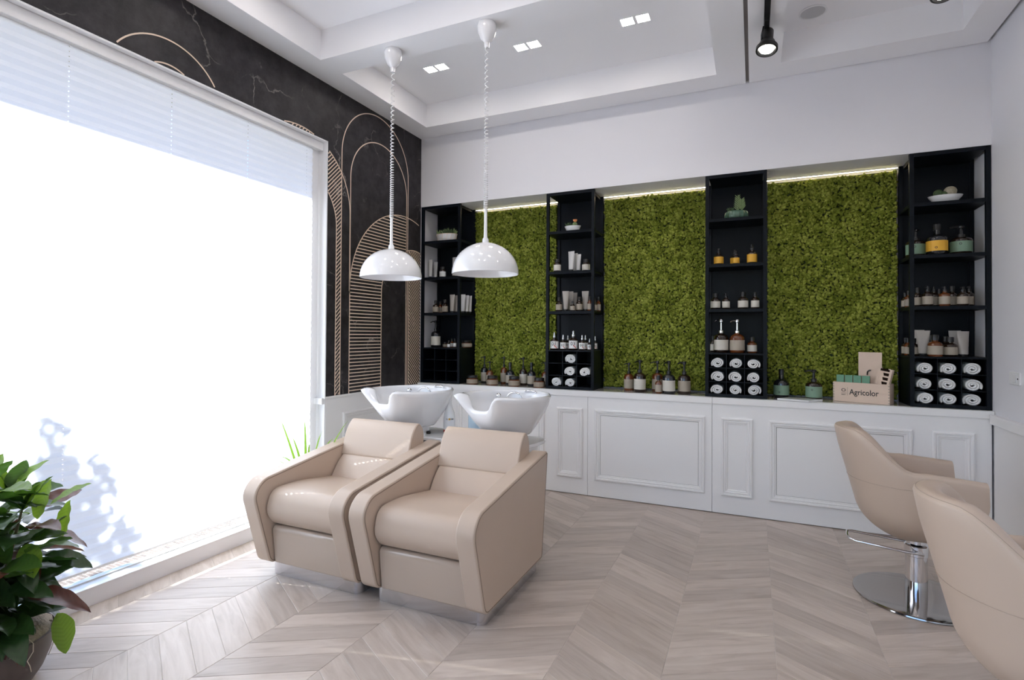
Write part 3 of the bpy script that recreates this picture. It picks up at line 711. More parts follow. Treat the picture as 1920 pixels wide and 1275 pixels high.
def product(kind, x, y, z, h, r_, col, label, group, seed=0):
    o = empty({'tube': 'cosmetic_tube', 'jar': 'cosmetic_jar', 'capjar': 'cosmetic_jar'}.get(kind, 'cosmetic_bottle'), (x, y, z + .0006), 0)
    tag(o, label, {'tube': 'tube', 'jar': 'jar', 'capjar': 'jar'}.get(kind, 'bottle'), group)
    rn = random.Random(seed); n = 22
    glass = 'glass_brown' if rn.random() < .6 else 'glass_dark'
    if kind == 'tube':
        m = 'tube_light' if col == 'light' else 'tube_taupe'; o.rotation_euler.z = rn.uniform(-.35, .35)
        G().lathe([(r_ * .55, 0), (r_ * .58, .004), (r_ * .58, h * .10), (r_ * .50, h * .115)], 18).obj('cap', 'black_plastic', o, smooth='auto')
        v = []; f = []; rows = 9; nn = 20
        for j in range(rows):
            t_ = j / (rows - 1); zz = h * .10 + (h * .90) * t_; a_ = r_ * (.72 + .30 * t_); b_ = r_ * (.72 * (1 - t_) ** .8 + .03)
            for i in range(nn): v.append((a_ * math.cos(2 * PI * i / nn), b_ * math.sin(2 * PI * i / nn), zz))
        for j in range(rows - 1):
            for i in range(nn): f.append((j * nn + i, j * nn + (i + 1) % nn, (j + 1) * nn + (i + 1) % nn, (j + 1) * nn + i))
        f += [tuple(range(nn - 1, -1, -1)), tuple((rows - 1) * nn + i for i in range(nn))]
        G().add(v, f).obj('body', m, o, smooth='auto')
        return o
    if kind == 'jar':
        G().lathe([(r_ * .94, 0), (r_, .004), (r_, h * .62), (r_ * .84, h * .70)], 28).obj('body', 'glass_amber', o, smooth='auto')
        G().lathe([(r_ * 1.012, h * .10), (r_ * 1.012, h * .58)], 28).obj('label_band', LAB[col], o, smooth='auto')
        G().lathe([(r_ * .86, h * .68), (r_ * .88, h * .70), (r_ * .88, h * .95), (r_ * .82, h), (.0001, h)], 28).obj('lid', 'black_plastic', o, smooth='auto'); return o
    if kind == 'capjar':
        G().lathe([(r_ * .94, 0), (r_, .004), (r_, h * .60), (r_ * .72, h * .72), (r_ * .62, h * .76)], n).obj('body', 'glass_brown', o, smooth='auto')
        G().lathe([(r_ * 1.012, h * .10), (r_ * 1.012, h * .56)], n).obj('label_band', LAB[col], o, smooth='auto')
        G().lathe([(r_ * .70, h * .74), (r_ * .72, h * .97), (r_ * .66, h), (.0001, h)], n).obj('lid', 'black_plastic', o, smooth='auto'); return o
    if kind in ('pump', 'pumpamber', 'pumpclear'):
        gl = {'pump': glass, 'pumpamber': 'glass_amber', 'pumpclear': 'glass_amber' if col == 'beige' else 'glass_brown'}[kind]
        bh = h * (.60 if kind != 'pumpclear' else .55)
        G().lathe([(r_ * .93, 0), (r_, .006), (r_, bh * .80), (r_ * .90, bh * .90), (r_ * .62, bh * .97), (r_ * .36, bh * 1.0), (r_ * .32, bh * 1.06)], n).obj('body', gl, o, smooth='auto')
        G().lathe([(r_ * 1.010, bh * .14), (r_ * 1.010, bh * (.74 if col == 'green' else .68))], n).obj('label_band', LAB[col], o, smooth='auto')
        sd = rn.choice([(-.95, -.3), (-.5, -.86), (-.9, .3)]); l_ = math.hypot(*sd)
        pump_head(o, r_ * (.85 if kind == 'pumpclear' else 1), bh * 1.0, h - bh * 1.0, (sd[0] / l_, sd[1] / l_), 'chrome' if kind == 'pumpclear' else 'black_plastic')
        if col == 'green': cyl_text(o, 'o', r_ * 1.014, bh * .52, r_ * .5, 'ink', -.3)
        return o
    if kind == 'big':
        bh = h * .62
        G().lathe([(r_ * .93, 0), (r_, .006), (r_, bh * .82), (r_ * .92, bh * .92), (r_ * .60, bh * 1.02), (r_ * .32, bh * 1.08), (r_ * .30, h * .88)], n).obj('body', glass, o, smooth='auto')
        G().lathe([(r_ * 1.010, bh * .18), (r_ * 1.010, bh * .72)], n).obj('label_band', LAB[col], o, smooth='auto')
        G().lathe([(r_ * .34, h * .80), (r_ * .35, h * .97), (r_ * .30, h), (.0001, h)], n).obj('cap', 'black_plastic', o, smooth='auto')
        if col in ('yellow', 'green'): cyl_text(o, 'o', r_ * 1.014, bh * .30, r_ * .5, 'ink', -.3)
        return o
    if kind in ('dropper', 'dropperblack'):
        bh = h * .60
        G().lathe([(r_ * .93, 0), (r_, .004), (r_, bh * .86), (r_ * .85, bh * .96), (r_ * .40, bh * 1.04), (r_ * .36, h * .74)], n).obj('body', 'glass_brown', o, smooth='auto')
        cm = 'silver' if kind == 'dropper' else 'black_plastic'
        G().lathe([(r_ * .40, h * .70), (r_ * .42, h * .80), (r_ * .26, h * .82), (r_ * .24, h * .97), (r_ * .18, h), (.0001, h)], 14).obj('dropper_cap', cm, o, smooth='auto')
        G().lathe([(r_ * 1.012, bh * .12), (r_ * 1.012, bh * .80)], n).obj('label_band', 'label_white' if kind == 'dropper' else LAB[col], o, smooth='auto')
        if kind == 'dropper':
            cyl_text(o, col[3:], r_ * 1.022, bh * .40, r_ * 1.15, 'ink', .15)
            g = G(); a0, a1 = .25, .95; pts = []
            for i in range(9):
                a = a0 + (a1 - a0) * i / 8; zz = bh * (.42 - .26 * i / 8); pts.append((a, zz))
            v = [(r_ * 1.016 * math.sin(a), -r_ * 1.016 * math.cos(a), zz + s_ * bh * .045) for s_ in (-1, 1) for a, zz in pts]
            g.add(v, [(i, i + 1, 10 + i, 9 + i) for i in range(8)]).obj('red_mark', 'ink_red', o)
        return o
    # plain bottle, spray and mini
    bh = h * .66
    G().lathe([(r_ * .93, 0), (r_, .004), (r_, bh * .84), (r_ * .86, bh * .95), (r_ * .46, bh * 1.04), (r_ * .40, h * .78)], n).obj('body', 'glass_brown' if rn.random() < .7 else 'glass_amber', o, smooth='auto')
    G().lathe([(r_ * 1.012, bh * .14), (r_ * 1.012, bh * .74)], n).obj('label_band', LAB[col], o, smooth='auto')
    if kind == 'spray':
        g = G(); g.lathe([(r_ * .44, h * .74), (r_ * .44, h * .84), (r_ * .28, h * .86), (r_ * .28, h * .97), (r_ * .22, h), (.0001, h)], 14); g.tube([(0, 0, h * .94), (-r_ * .55, -r_ * .3, h * .94)], r_ * .12, 8); g.obj('spray_head', 'black_plastic', o, smooth='auto')
    else:
        G().lathe([(r_ * .52, h * .74), (r_ * .54, h * .96), (r_ * .46, h), (.0001, h)], 14).obj('cap', 'black_plastic', o, smooth='auto')
    return o
PRODUCTS=[
(1,2,'tube',0.048,0.120,0.201,0.0255,'light'),
(1,2,'tube',0.061,0.200,0.186,0.0241,'light'),
(1,2,'capjar',0.200,0.120,0.118,0.0336,'white'),
(1,2,'tube',0.330,0.140,0.214,0.0284,'light'),
(1,3,'bottle',0.130,0.100,0.135,0.0320,'beige'),
(1,3,'bottle',0.124,0.200,0.132,0.0257,'beige'),
(1,3,'bottle',0.245,0.100,0.142,0.0301,'beige'),
(1,3,'tube',0.332,0.100,0.191,0.0299,'taupe'),
(1,3,'tube',0.329,0.180,0.188,0.0286,'taupe'),
(1,3,'tube',0.414,0.178,0.196,0.0285,'light'),
(1,3,'tube',0.436,0.222,0.189,0.0253,'light'),
(1,3,'tube',0.447,0.270,0.187,0.0255,'light'),
(1,4,'pump',0.120,0.120,0.286,0.0507,'cream'),
(1,4,'jar',0.187,0.200,0.056,0.0255,'beige'),
(1,4,'mini',0.305,0.080,0.076,0.0166,'white'),
(1,4,'mini',0.306,0.140,0.094,0.0159,'white'),
(1,4,'mini',0.366,0.100,0.096,0.0165,'white'),
(1,4,'jar',0.419,0.260,0.076,0.0557,'beige'),
(2,2,'capjar',1.503,0.060,0.120,0.0350,'cream'),
(2,2,'tube',1.636,0.080,0.192,0.0347,'light'),
(2,2,'tube',1.647,0.160,0.184,0.0285,'light'),
(2,2,'tube',1.691,0.120,0.167,0.0282,'light'),
(2,2,'capjar',1.768,0.120,0.115,0.0379,'cream'),
(2,3,'bottle',1.519,0.070,0.133,0.0316,'beige'),
(2,3,'tube',1.576,0.100,0.192,0.0317,'taupe'),
(2,3,'tube',1.597,0.180,0.194,0.0304,'taupe'),
(2,3,'tube',1.613,0.250,0.188,0.0290,'taupe'),
(2,3,'mini',1.660,0.050,0.093,0.0230,'beige'),
(2,3,'bottle',1.714,0.088,0.136,0.0312,'beige'),
(2,3,'tube',1.756,0.138,0.190,0.0331,'taupe'),
(2,3,'bottle',1.824,0.060,0.135,0.0243,'beige'),
(2,3,'bottle',1.833,0.200,0.130,0.0233,'beige'),
(2,3,'bottle',1.847,0.270,0.143,0.0235,'beige'),
(2,4,'dropper',1.477,0.060,0.165,0.0400,'red01'),
(2,4,'dropper',1.565,0.060,0.141,0.0273,'red02'),
(2,4,'dropper',1.565,0.200,0.136,0.0254,'red02'),
(2,4,'dropper',1.659,0.080,0.180,0.0412,'red03'),
(2,4,'dropper',1.750,0.060,0.139,0.0293,'red04'),
(2,4,'dropper',1.752,0.160,0.138,0.0265,'red04'),
(2,4,'dropper',1.822,0.060,0.107,0.0194,'red05'),
(2,4,'dropper',1.835,0.200,0.128,0.0207,'red05'),
(3,2,'dropperblack',2.932,0.080,0.139,0.0380,'yellow'),
(3,2,'dropperblack',3.053,0.200,0.140,0.0360,'yellow'),
(3,2,'dropperblack',3.067,0.080,0.110,0.0275,'yellow'),
(3,2,'dropperblack',3.188,0.100,0.162,0.0381,'yellow'),
(3,3,'bottle',2.907,0.080,0.135,0.0389,'cream'),
(3,3,'spray',2.990,0.080,0.131,0.0302,'cream'),
(3,3,'bottle',3.121,0.100,0.140,0.0400,'cream'),
(3,3,'spray',3.212,0.080,0.137,0.0313,'cream'),
(3,4,'bottle',2.881,0.200,0.139,0.0226,'cream'),
(3,4,'pumpclear',2.952,0.080,0.284,0.0572,'cream'),
(3,4,'pumpclear',3.076,0.080,0.281,0.0582,'beige'),
(3,4,'bottle',3.188,0.120,0.133,0.0374,'cream'),
(4,2,'pump',4.306,0.150,0.212,0.0620,'green'),
(4,2,'big',4.414,0.072,0.224,0.0640,'yellow'),
(4,2,'pump',4.567,0.120,0.212,0.0660,'green'),
(4,3,'bottle',4.268,0.283,0.118,0.0253,'beige'),
(4,3,'bottle',4.279,0.240,0.130,0.0249,'beige'),
(4,3,'bottle',4.309,0.120,0.142,0.0274,'beige'),
(4,3,'spray',4.355,0.060,0.147,0.0332,'beige'),
(4,3,'spray',4.427,0.200,0.154,0.0292,'beige'),
(4,3,'bottle',4.475,0.260,0.139,0.0245,'beige'),
(4,3,'spray',4.455,0.060,0.141,0.0337,'beige'),
(4,3,'bottle',4.530,0.180,0.152,0.0304,'beige'),
(4,3,'spray',4.560,0.060,0.136,0.0341,'beige'),
(4,3,'spray',4.630,0.180,0.150,0.0285,'beige'),
(4,4,'bottle',4.270,0.283,0.135,0.0270,'beige'),
(4,4,'bottle',4.272,0.222,0.132,0.0265,'beige'),
(4,4,'bottle',4.292,0.160,0.130,0.0358,'beige'),
(4,4,'tube',4.339,0.240,0.193,0.0380,'taupe'),
(4,4,'tube',4.340,0.106,0.187,0.0400,'taupe'),
(4,4,'bottle',4.412,0.200,0.154,0.0325,'beige'),
(4,4,'bottle',4.394,0.042,0.157,0.0455,'beige'),
(4,4,'bottle',4.498,0.212,0.145,0.0323,'beige'),
(4,4,'bottle',4.491,0.082,0.141,0.0439,'beige'),
(4,4,'tube',4.559,0.232,0.188,0.0354,'taupe'),
(4,4,'tube',4.571,0.100,0.182,0.0405,'taupe'),
]
COUNTER=[
(1,'jar',0.593,0.07,0.089,0.0593,'tan'),
(1,'jar',0.82,0.07,0.093,0.0583,'tan'),
(1,'jar',1.068,0.05,0.098,0.0576,'tan'),
(1,'jar',1.33,0.05,0.093,0.0545,'tan'),
(1,'pump',0.664,0.2,0.281,0.0373,'beige'),
(1,'pumpamber',0.75,0.15,0.232,0.0368,'beige'),
(1,'pumpamber',0.877,0.22,0.281,0.0355,'beige'),
(1,'big',0.982,0.14,0.228,0.0458,'beige'),
(1,'pump',1.113,0.17,0.279,0.0387,'cream'),
(1,'big',1.221,0.12,0.234,0.0421,'beige'),
(1,'pumpamber',1.336,0.2,0.237,0.0382,'beige'),
(2,'pumpamber',2.16,0.18,0.254,0.045,'beige'),
(2,'pump',2.274,0.1,0.286,0.0518,'cream'),
(2,'pumpamber',2.412,0.2,0.277,0.049,'beige'),
(2,'bottle',2.445,0.05,0.156,0.0291,'beige'),
(2,'pump',2.529,0.07,0.284,0.0534,'cream'),
(2,'pump',2.652,0.12,0.279,0.0533,'beige'),
(3,'big',3.407,0.17,0.235,0.0575,'green'),
(3,'pump',3.638,0.15,0.24,0.0592,'green'),
]
KN = {'tube': 'upright tube', 'jar': 'squat amber jar', 'capjar': 'black capped jar', 'pump': 'dark pump bottle', 'pumpamber': 'amber pump bottle', 'pumpclear': 'tall chrome pump bottle', 'big': 'large black capped bottle',
      'dropper': 'silver capped bottle', 'dropperblack': 'small black dropper bottle', 'bottle': 'small brown bottle', 'spray': 'small brown spray bottle', 'mini': 'tiny bottle'}
CNM = {'light': 'pale grey', 'taupe': 'taupe'}
ORD = ('first', 'second', 'third', 'fourth', 'fifth', 'sixth', 'seventh', 'eighth', 'ninth', 'tenth', 'eleventh', 'twelfth')
ROWN = {2: 'second shelf', 3: 'third shelf', 4: 'fourth shelf'}
from collections import defaultdict
byrow = defaultdict(list)
for p in PRODUCTS: byrow[(p[0], p[1])].append(p)
for (t, s_), L_ in byrow.items():
    L_ = sorted(L_, key=lambda p: (project(p[3], p[4], SHZ[s_])[0]))
    for i, (t_, sh, k, x, y, h, r_, col) in enumerate(L_):
        lab = ('%s %s' % (CNM[col], KN[k])) if k == 'tube' else ('%s, red marked label %s' % (KN[k], col[3:])) if k == 'dropper' else '%s, %s label' % (KN[k], col)
        product(k, x, y, SHZ[sh], h, r_, col, '%s, %s from left on %s of %s' % (lab, ORD[i], ROWN[sh], TN[t]), 'toiletries on the %s of the %s' % (ROWN[sh], TN[t]), t * 100 + sh * 10 + i)
NN = {1: 'left moss panel', 2: 'middle moss panel', 3: 'right moss panel'}
cn = defaultdict(list)
for p in COUNTER: cn[(p[0], p[1] == 'jar')].append(p)
for (n_, isj), L_ in cn.items():
    L_ = sorted(L_, key=lambda p: project(p[2], p[3], ZC)[0])
    for i, (n__, k, x, y, h, r_, col) in enumerate(L_):
        product(k, x, y, .9467, h, r_, col, '%s, %s label, %s %s from left below the %s' % (KN[k], col, ORD[i], 'jar' if isj else 'bottle', NN[n_]), 'toiletries on the worktop below the %s' % NN[n_], 500 + n_ * 20 + i)

# ---- small planters on the top shelves
def spike(g, base, d, L_, r_, n=5):
    d = Vector(d).normalized(); b = Vector(base); g.tube([b, b + d * L_ * .45, b + d * L_ * .8, b + d * L_], [r_ * .55, r_, r_ * .6, r_ * .05], n)
def ball(g, c, r_, ribs=0, n=20, sq=1.0):
    pr_ = [(max(.0001, r_ * math.sin(PI * i / 10)), -r_ * sq * math.cos(PI * i / 10)) for i in range(11)]; g.lathe(pr_, n, c, rib=(ribs, .07) if ribs else None)
rp = random.Random(11); zs = SHZ[1] + .0006
o = empty('succulent_planter', (.229, .15, zs)); tag(o, 'white basket planter of small green plants on the first tower', 'planter', 'planters on the top shelves')
G().lathe([(.10, 0), (.104, .004), (.118, .082), (.114, .084), (.108, .075)], 28, sx=1, sy=.62).obj('pot', 'ceramic', o, smooth='auto')
g = G(); g.tube([(.120 * math.cos(2 * PI * i / 32), .075 * math.sin(2 * PI * i / 32), .084) for i in range(32)], .0025, 6, True)
for i in range(14):
    a = 2 * PI * i / 14; g.tube([(.106 * math.cos(a), .066 * math.sin(a), .004), (.121 * math.cos(a + .2), .076 * math.sin(a + .2), .084)], .0018, 5)
g.obj('wire_basket', 'gold', o)
G().lathe([(.108, .07), (.0001, .078)], 20, sx=1, sy=.62).obj('soil', 'gravel', o)
for i in range(7):
    g = G(); cx, cy = -.08 + .026 * i, rp.uniform(-.03, .03)
    for k in range(16): spike(g, (cx + rp.uniform(-.012, .012), cy + rp.uniform(-.012, .012), .072), (rp.uniform(-.6, .6), rp.uniform(-.6, .6), 1), rp.uniform(.045, .085), .0085)
    g.obj('tuft', 'succulent_dark' if i % 2 else 'succulent', o)
o = empty('succulent_planter', (1.635, .12, zs)); tag(o, 'white boat shaped bowl with orange flowered cactus on the second tower', 'planter', 'planters on the top shelves')
G().lathe([(.052, 0), (.055, .003), (.078, .052), (.08, .058), (.074, .056), (.066, .045)], 28, sx=1, sy=.6).obj('bowl', 'ceramic', o, smooth='auto')
G().lathe([(.07, .045), (.0001, .052)], 20, sx=1, sy=.6).obj('gravel', 'gravel', o)
g = G(); ball(g, (.022, 0, .075), .022, 9); g.obj('cactus', 'succulent', o, smooth=True)
g = G()
for i in range(9): a = 2 * PI * i / 9; spike(g, (.024, 0, .098), (.6 * math.cos(a), .6 * math.sin(a), .7), .030, .009)
g.obj('flower', 'flower_orange', o)
g = G()
for k in range(34): spike(g, (rp.uniform(-.055, -.005), rp.uniform(-.02, .02), .048), (rp.uniform(-.7, .5), rp.uniform(-.6, .6), 1), rp.uniform(.03, .06), .004)
g.obj('tuft', 'succulent_dark', o)
o = empty('succulent_planter', (3.068, .12, zs)); tag(o, 'green ribbed pot of tall succulents on the third tower', 'planter', 'planters on the top shelves')
G().lathe([(.075, 0), (.083, .006), (.090, .035), (.084, .062), (.074, .072), (.066, .068)], 60, sx=1, sy=.7, rib=(14, .05)).obj('pot', 'green_glaze', o, smooth='auto')
G().lathe([(.068, .062), (.0001, .072)], 20, sx=1, sy=.7).obj('gravel', 'gravel', o)
for sx_, hh_ in ((.010, .145), (.042, .11)):
    g = G(); g.tube([(sx_, 0, .065), (sx_ + .004, 0, .065 + hh_)], [.006, .003], 6)
    for k in range(7):
        zz = .08 + hh_ * .85 * k / 7
        for s_ in (-1, 1): spike(g, (sx_, 0, zz), (s_ * .75, rp.uniform(-.4, .2), .9), .05 - .003 * k, .0052)
    g.obj('succulent', 'succulent', o)
g = G()
for i in range(16): a = 2 * PI * i / 16; spike(g, (-.045, 0, .068), (.8 * math.cos(a), .8 * math.sin(a), .75 + .4 * (i % 2)), .045, .008)
g.obj('rosette', 'succulent_dark', o)
o = empty('succulent_planter', (4.476, .12, zs)); tag(o, 'white oval dish of two round cacti on the fourth tower', 'planter', 'planters on the top shelves')
G().lathe([(.058, 0), (.062, .003), (.098, .044), (.105, .058), (.099, .057), (.085, .045)], 32, sx=1, sy=.6).obj('dish', 'ceramic', o, smooth='auto')
G().lathe([(.092, .048), (.0001, .054)], 20, sx=1, sy=.6).obj('gravel', 'gravel', o)
g = G(); ball(g, (.030, 0, .088), .038, 18, 36); g.obj('cactus', 'cactus_pale', o, smooth=True)
g = G(); ball(g, (-.040, .002, .078), .030, 10, 30); g.obj('cactus', 'succulent_dark', o, smooth=True)
g = G(); ball(g, (-.008, -.012, .070), .02, 8, 24); g.obj('cactus', 'succulent_dark', o, smooth=True)

# ---- wooden sample box with cards, magazines
BA = R(-22)
bx = empty('wooden_box', (3.770, .150, ZC + .0015), BA); tag(bx, 'pale wooden open box lettered Agricolor on the worktop', 'box')
BL, BD, BH, BT = .372, .135, .150, .009
G().box(0, BL, 0, BT, 0, BH).obj('front_board', 'wood_pale', bx, bevel=.001)
G().box(0, BL, BD - BT, BD, 0, BH).obj('back_board', 'wood_pale', bx, bevel=.001)
for x in (0, BL - BT): G().box(x, x + BT, BT, BD - BT, 0, BH).obj('end_board', 'wood_pale', bx, bevel=.001)
G().box(BT, BL - BT, BT, BD - BT, 0.001, .008).obj('base_board', 'wood_pale', bx)
for i in range(7):
    for x in (0.0005, BL - .0095): G().box(x, x + .009, -.0006, .002, .006 + i * .021, .014 + i * .021).obj('finger_joint', 'label_beige', bx)
def flat_text(parent, body, size, x, z, matn, wide=None):
    me = text_mesh(body, size); xs = [q_.co.x for q_ in me.vertices]; sxx = (wide / (max(xs) - min(xs))) if wide else 1; x0_ = min(xs)
    for q_ in me.vertices: q_.co = (x + (q_.co.x - x0_) * sxx, -.0012, z + q_.co.y)
    link('lettering', me, matn, parent)
flat_text(bx, 'Agricolor', .060, .112, .058, 'ink', .192)
flat_text(bx, 'O', .034, .058, .078, 'ink', .030); flat_text(bx, 'WAY', .013, .058, .049, 'ink', .030)
G().box(.056, .090, -.0012, 0, .0655, .067).obj('logo_rule', 'ink', bx); G().box(.0995, .1007, -.0012, 0, .048, .112).obj('logo_rule', 'ink', bx)
def in_box(name, x, y, z, rx, ry, mesh_fn, label, cat, group=None):
    o = empty(name, (0, 0, 0)); mesh_fn(o); tag(o, label, cat, group)
    o.matrix_world = Matrix.Translation(bx.location) @ Matrix.Rotation(BA, 4, 'Z') @ Matrix.Translation((x, y, z)) @ Matrix.Rotation(ry, 4, 'Y') @ Matrix.Rotation(rx, 4, 'X'); return o
for i in range(4):
    def fn(o):
        G().box(0, .052, -.010, 0, 0, .196).obj('card_face', 'card_green', o, bevel=.002); G().box(.001, .051, .0005, .016, 0, .192).obj('sample_block', 'wood_pale', o)
    in_box('sample_swatch', .016 + i * .0575, .034, .0085, R(-2), 0, fn, 'green fronted sample swatch, %s from left in the wooden box' % ORD[i], 'swatch', 'green swatches in the box')
def fn(o):
    G().box(0, .155, 0, .006, 0, .375).obj('board', 'wood_pale', o, bevel=.001)
    g = G(); g.tube([(.06, -.004, .20), (.062, -.006, .225), (.075, -.008, .236), (.085, -.008, .236)], .0045, 8); g.obj('hook', 'black_plastic', o, smooth=True)
in_box('wood_board', .145, .112, .0085, R(-1), 0, fn, 'plain pale wood board standing at the back of the box', 'board')
def card(o):
    Wc, Hc, T_ = .086, .265, .006
    G().box(0, .012, 0, T_, 0, Hc).box(.071, Wc, 0, T_, 0, Hc).obj('stile', 'wood_pale', o)
    for k in range(8):
        z0 = .006 + k * .0335; G().prism_x([(0, z0 - .006), (T_, z0 - .006), (T_, z0 + .006), (0, z0 + .006)], .012, .071).obj('bar', 'wood_pale', o)
    for k in range(7):
        z0 = .012 + k * .0335; G().add([(.012, T_ / 2, z0), (.040, T_ / 2, z0), (.034, T_ / 2, z0 + .0215), (.012, T_ / 2, z0 + .0215)], [(0, 1, 2, 3)]).obj('web', 'wood_pale', o)
    G().box(.006, Wc - .006, T_ + .001, T_ + .003, .004, Hc - .004).obj('backing', 'glass_brown', o)
for i, (x, y, ry) in enumerate(((.246, .030, 11), (.240, .060, 9), (.243, .086, 12))):
    in_box('sample_card', x, y, .012, R(-3), R(ry), card, ('front', 'middle', 'rear')[i] + ' slotted wooden sample card leaning in the box', 'sample card', 'slotted cards in the box')
mg = empty('magazine', (3.535, .022, ZC + .0015), R(-6)); tag(mg, 'white magazine lying on the worktop edge left of the box', 'magazine')
G().prism_z([(-.16, -.045), (.06, -.075), (.15, .06), (-.07, .09)], 0, .012).obj('page_block', 'paper', mg)
G().prism_z([(-.162, -.045), (.062, -.077), (.152, .062), (-.072, .092)], .0121, .0138).obj('cover', 'white_gloss', mg)

# ================================================================== PENDANT LAMPS
def pendant(x, y, zr, zc, label):
    o = empty('pendant_lamp', (x, y, H)); tag(o, label, 'pendant lamp', 'white dome pendant lamps'); q_ = lambda z: z - H
    G().lathe([(.060, 0), (.063, -.006), (.064, -.03), (.058, -.065), (.040, -.105), (.022, -.122), (.018, -.126), (.016, -.16), (.0001, -.16)], 32).obj('canopy', 'lamp_white', o, smooth='auto')
    r_ = .220; hh = .205; t_ = .004
    outp = [(r_ * math.sin(a), hh * math.cos(a)) for a in [R(90 - 90 * i / 16) for i in range(17)]]
    inn = [((r_ - t_) * math.sin(a), (hh - t_) * math.cos(a)) for a in [R(90 * i / 16) for i in range(17)]]
    pf = [(max(a, .0001), b) for a, b in inn] + [(r_ - .002, -.003), (r_, -.001)] + [(max(a, .0001), b) for a, b in outp]
    G().lathe([(a, b + q_(zr)) for a, b in pf], 56).obj('shade', 'lamp_white', o, smooth='auto', angle=60)
    b0 = zr + hh
    G().lathe([(.022, q_(b0) - .004), (.021, q_(b0) + .022), (.013, q_(b0) + .034), (.011, q_(b0) + .06), (.010, q_(zc) + .004), (.0001, q_(zc) + .004)], 20).obj('cord_sleeve', 'lamp_white', o, smooth='auto')
    # coiled cord: tight turns below, stretched turns above
    z = zc; path = []; a = 0.0; top = H - .15
    while z < top:
        t2 = (z - zc) / (top - zc); pitch = .0110 + .034 * t2 ** 1.3; rad = .0120 - .002 * t2
        path.append((rad * math.cos(a), rad * math.sin(a), q_(z))); a += 2 * PI / 10; z += pitch / 10
    G().tube(path, .0034, 5).obj('coiled_cord', 'lamp_white', o, smooth=True)
    g = G(); g.lathe([(.018, q_(b0) - .09), (.018, q_(b0) - .02), (.0001, q_(b0) - .019)], 16); g.obj('lamp_holder', 'lamp_white', o, smooth='auto')
    G().lathe([(.0001, q_(b0) - .175), (.022, q_(b0) - .165), (.030, q_(b0) - .14), (.022, q_(b0) - .105), (.014, q_(b0) - .09)], 20).obj('bulb', 'ceramic', o, smooth=True)
pendant(.813, -1.575, 1.858, 2.285, 'white dome pendant lamp with coiled cord nearer the marble wall')
pendant(1.590, -1.600, 1.850, 2.275, 'white dome pendant lamp with coiled cord nearer the middle of the room')

# ---- track spotlights
def spot(x, ytrack0, ytrack1, ys, label, zc_):
    o = empty('track_light', (x, ys, zc_)); tag(o, label, 'spotlight', 'black track spotlights')
    G().box(-.018, .018, ytrack0 - ys, ytrack1 - ys, -.022, 0).obj('track', 'black_plastic', o, bevel=.002)
    G().box(-.016, .016, -.09, .03, -.05, -.0221).obj('adapter', 'black_plastic', o, bevel=.003)
    g = G(); g.tube([(-.018, -.03, -.05), (-.030, -.02, -.10), (-.030, 0, -.14)], .006, 8); g.obj('yoke', 'black_plastic', o, smooth=True)
    prof = [(.0001, .14), (.030, .138), (.034, .13), (.034, .06), (.045, .05), (.058, .015), (.066, .010), (.066, -.012), (.056, -.014), (.045, -.004), (.0001, -.003)]
    hd = G().lathe(prof, 32).obj('head', 'black_plastic', o, smooth='auto')
    le = G().lathe([(.042, -.0045), (.042, -.0065), (.0001, -.0066)], 28).obj('lens', 'spot_led', hd)
    hd.location = (0, 0, -.185); hd.rotation_euler = (R(-14), R(4), 0)
spot(3.278, -3.6, -.80, -.90, 'black spotlight on the ceiling track beside the slot', H)
spot(4.255, -3.1, -.60, -.70, 'black spotlight on the ceiling track near the right wall', HT)

# ---- wall switch
o = empty('wall_switch', (W, -.36, 1.193)); tag(o, 'white square thermostat switch on the right wall', 'switch')
G().box(-.010, 0, -.075, .075, -.04, .04).obj('plate', 'switch_white', o, bevel=.003)
G().box(-.014, -.0101, -.03, .012, -.024, .024).obj('rocker', 'switch_white', o, bevel=.002)
G().lathe([(.005, 0), (.005, .002), (.0001, .002)], 12, c=(0, 0, 0)).obj('button', 'black_plastic', o).matrix_local = Matrix.Translation((-.0101, -.052, 0)) @ Matrix.Rotation(R(-90), 4, 'Y')

# ================================================================== WASH UNITS
def rounded(poly, rad, n=6):
    """round the corners of a closed (y, z) polygon; rad is a number or one per corner"""
    out = []; m = len(poly)
    for i in range(m):
        p0, p, p1 = Vector(poly[i - 1]), Vector(poly[i]), Vector(poly[(i + 1) % m]); r_ = rad[i] if isinstance(rad, (list, tuple)) else rad
        a = (p0 - p); b = (p1 - p); la, lb = a.length, b.length; a.normalize(); b.normalize()
        d = min(r_, la * .49, lb * .49); A, B = p + a * d, p + b * d
        for k in range(n + 1):
            t = k / n; q_ = A * (1 - t) ** 2 + p * 2 * t * (1 - t) + B * t * t; out.append((q_.x, q_.y))
    return out
ARM = rounded([(-.066, .088), (-.190, .520), (-.128, .602), (.792, .726), (.700, .088)], [.05, .06, .09, .03, .03], 8)
SEAT = rounded([(.62, .300), (-.05, .322), (-.115, .40), (-.085, .535), (.10, .542), (.62, .470)], [.02, .035, .08, .10, .2, .05], 8)
BACK_LO = rounded([(.37, .40), (.415, .49), (.475, .575), (.535, .628), (.68, .64), (.68, .40)], [.03, .06, .08, .03, .02, .02], 5)
BACK_UP = rounded([(.525, .615), (.548, .70), (.585, .800), (.655, .865), (.718, .80), (.718, .66), (.69, .615)], [.02, .08, .10, .06, .06, .04, .02], 6)
def soft_prism(name, poly, x0, x1, m, parent, bev=.014, seg=3):
    return G().prism_x(poly, x0, x1).obj(name, m, parent, bevel=bev, seg=seg)
def piping(poly, x, m, parent, r_=.0024, skip=None):
    pts = [(x, y, z) for y, z in poly]; G().tube(pts, r_, 6, True).obj('piping', m, parent, smooth=True)
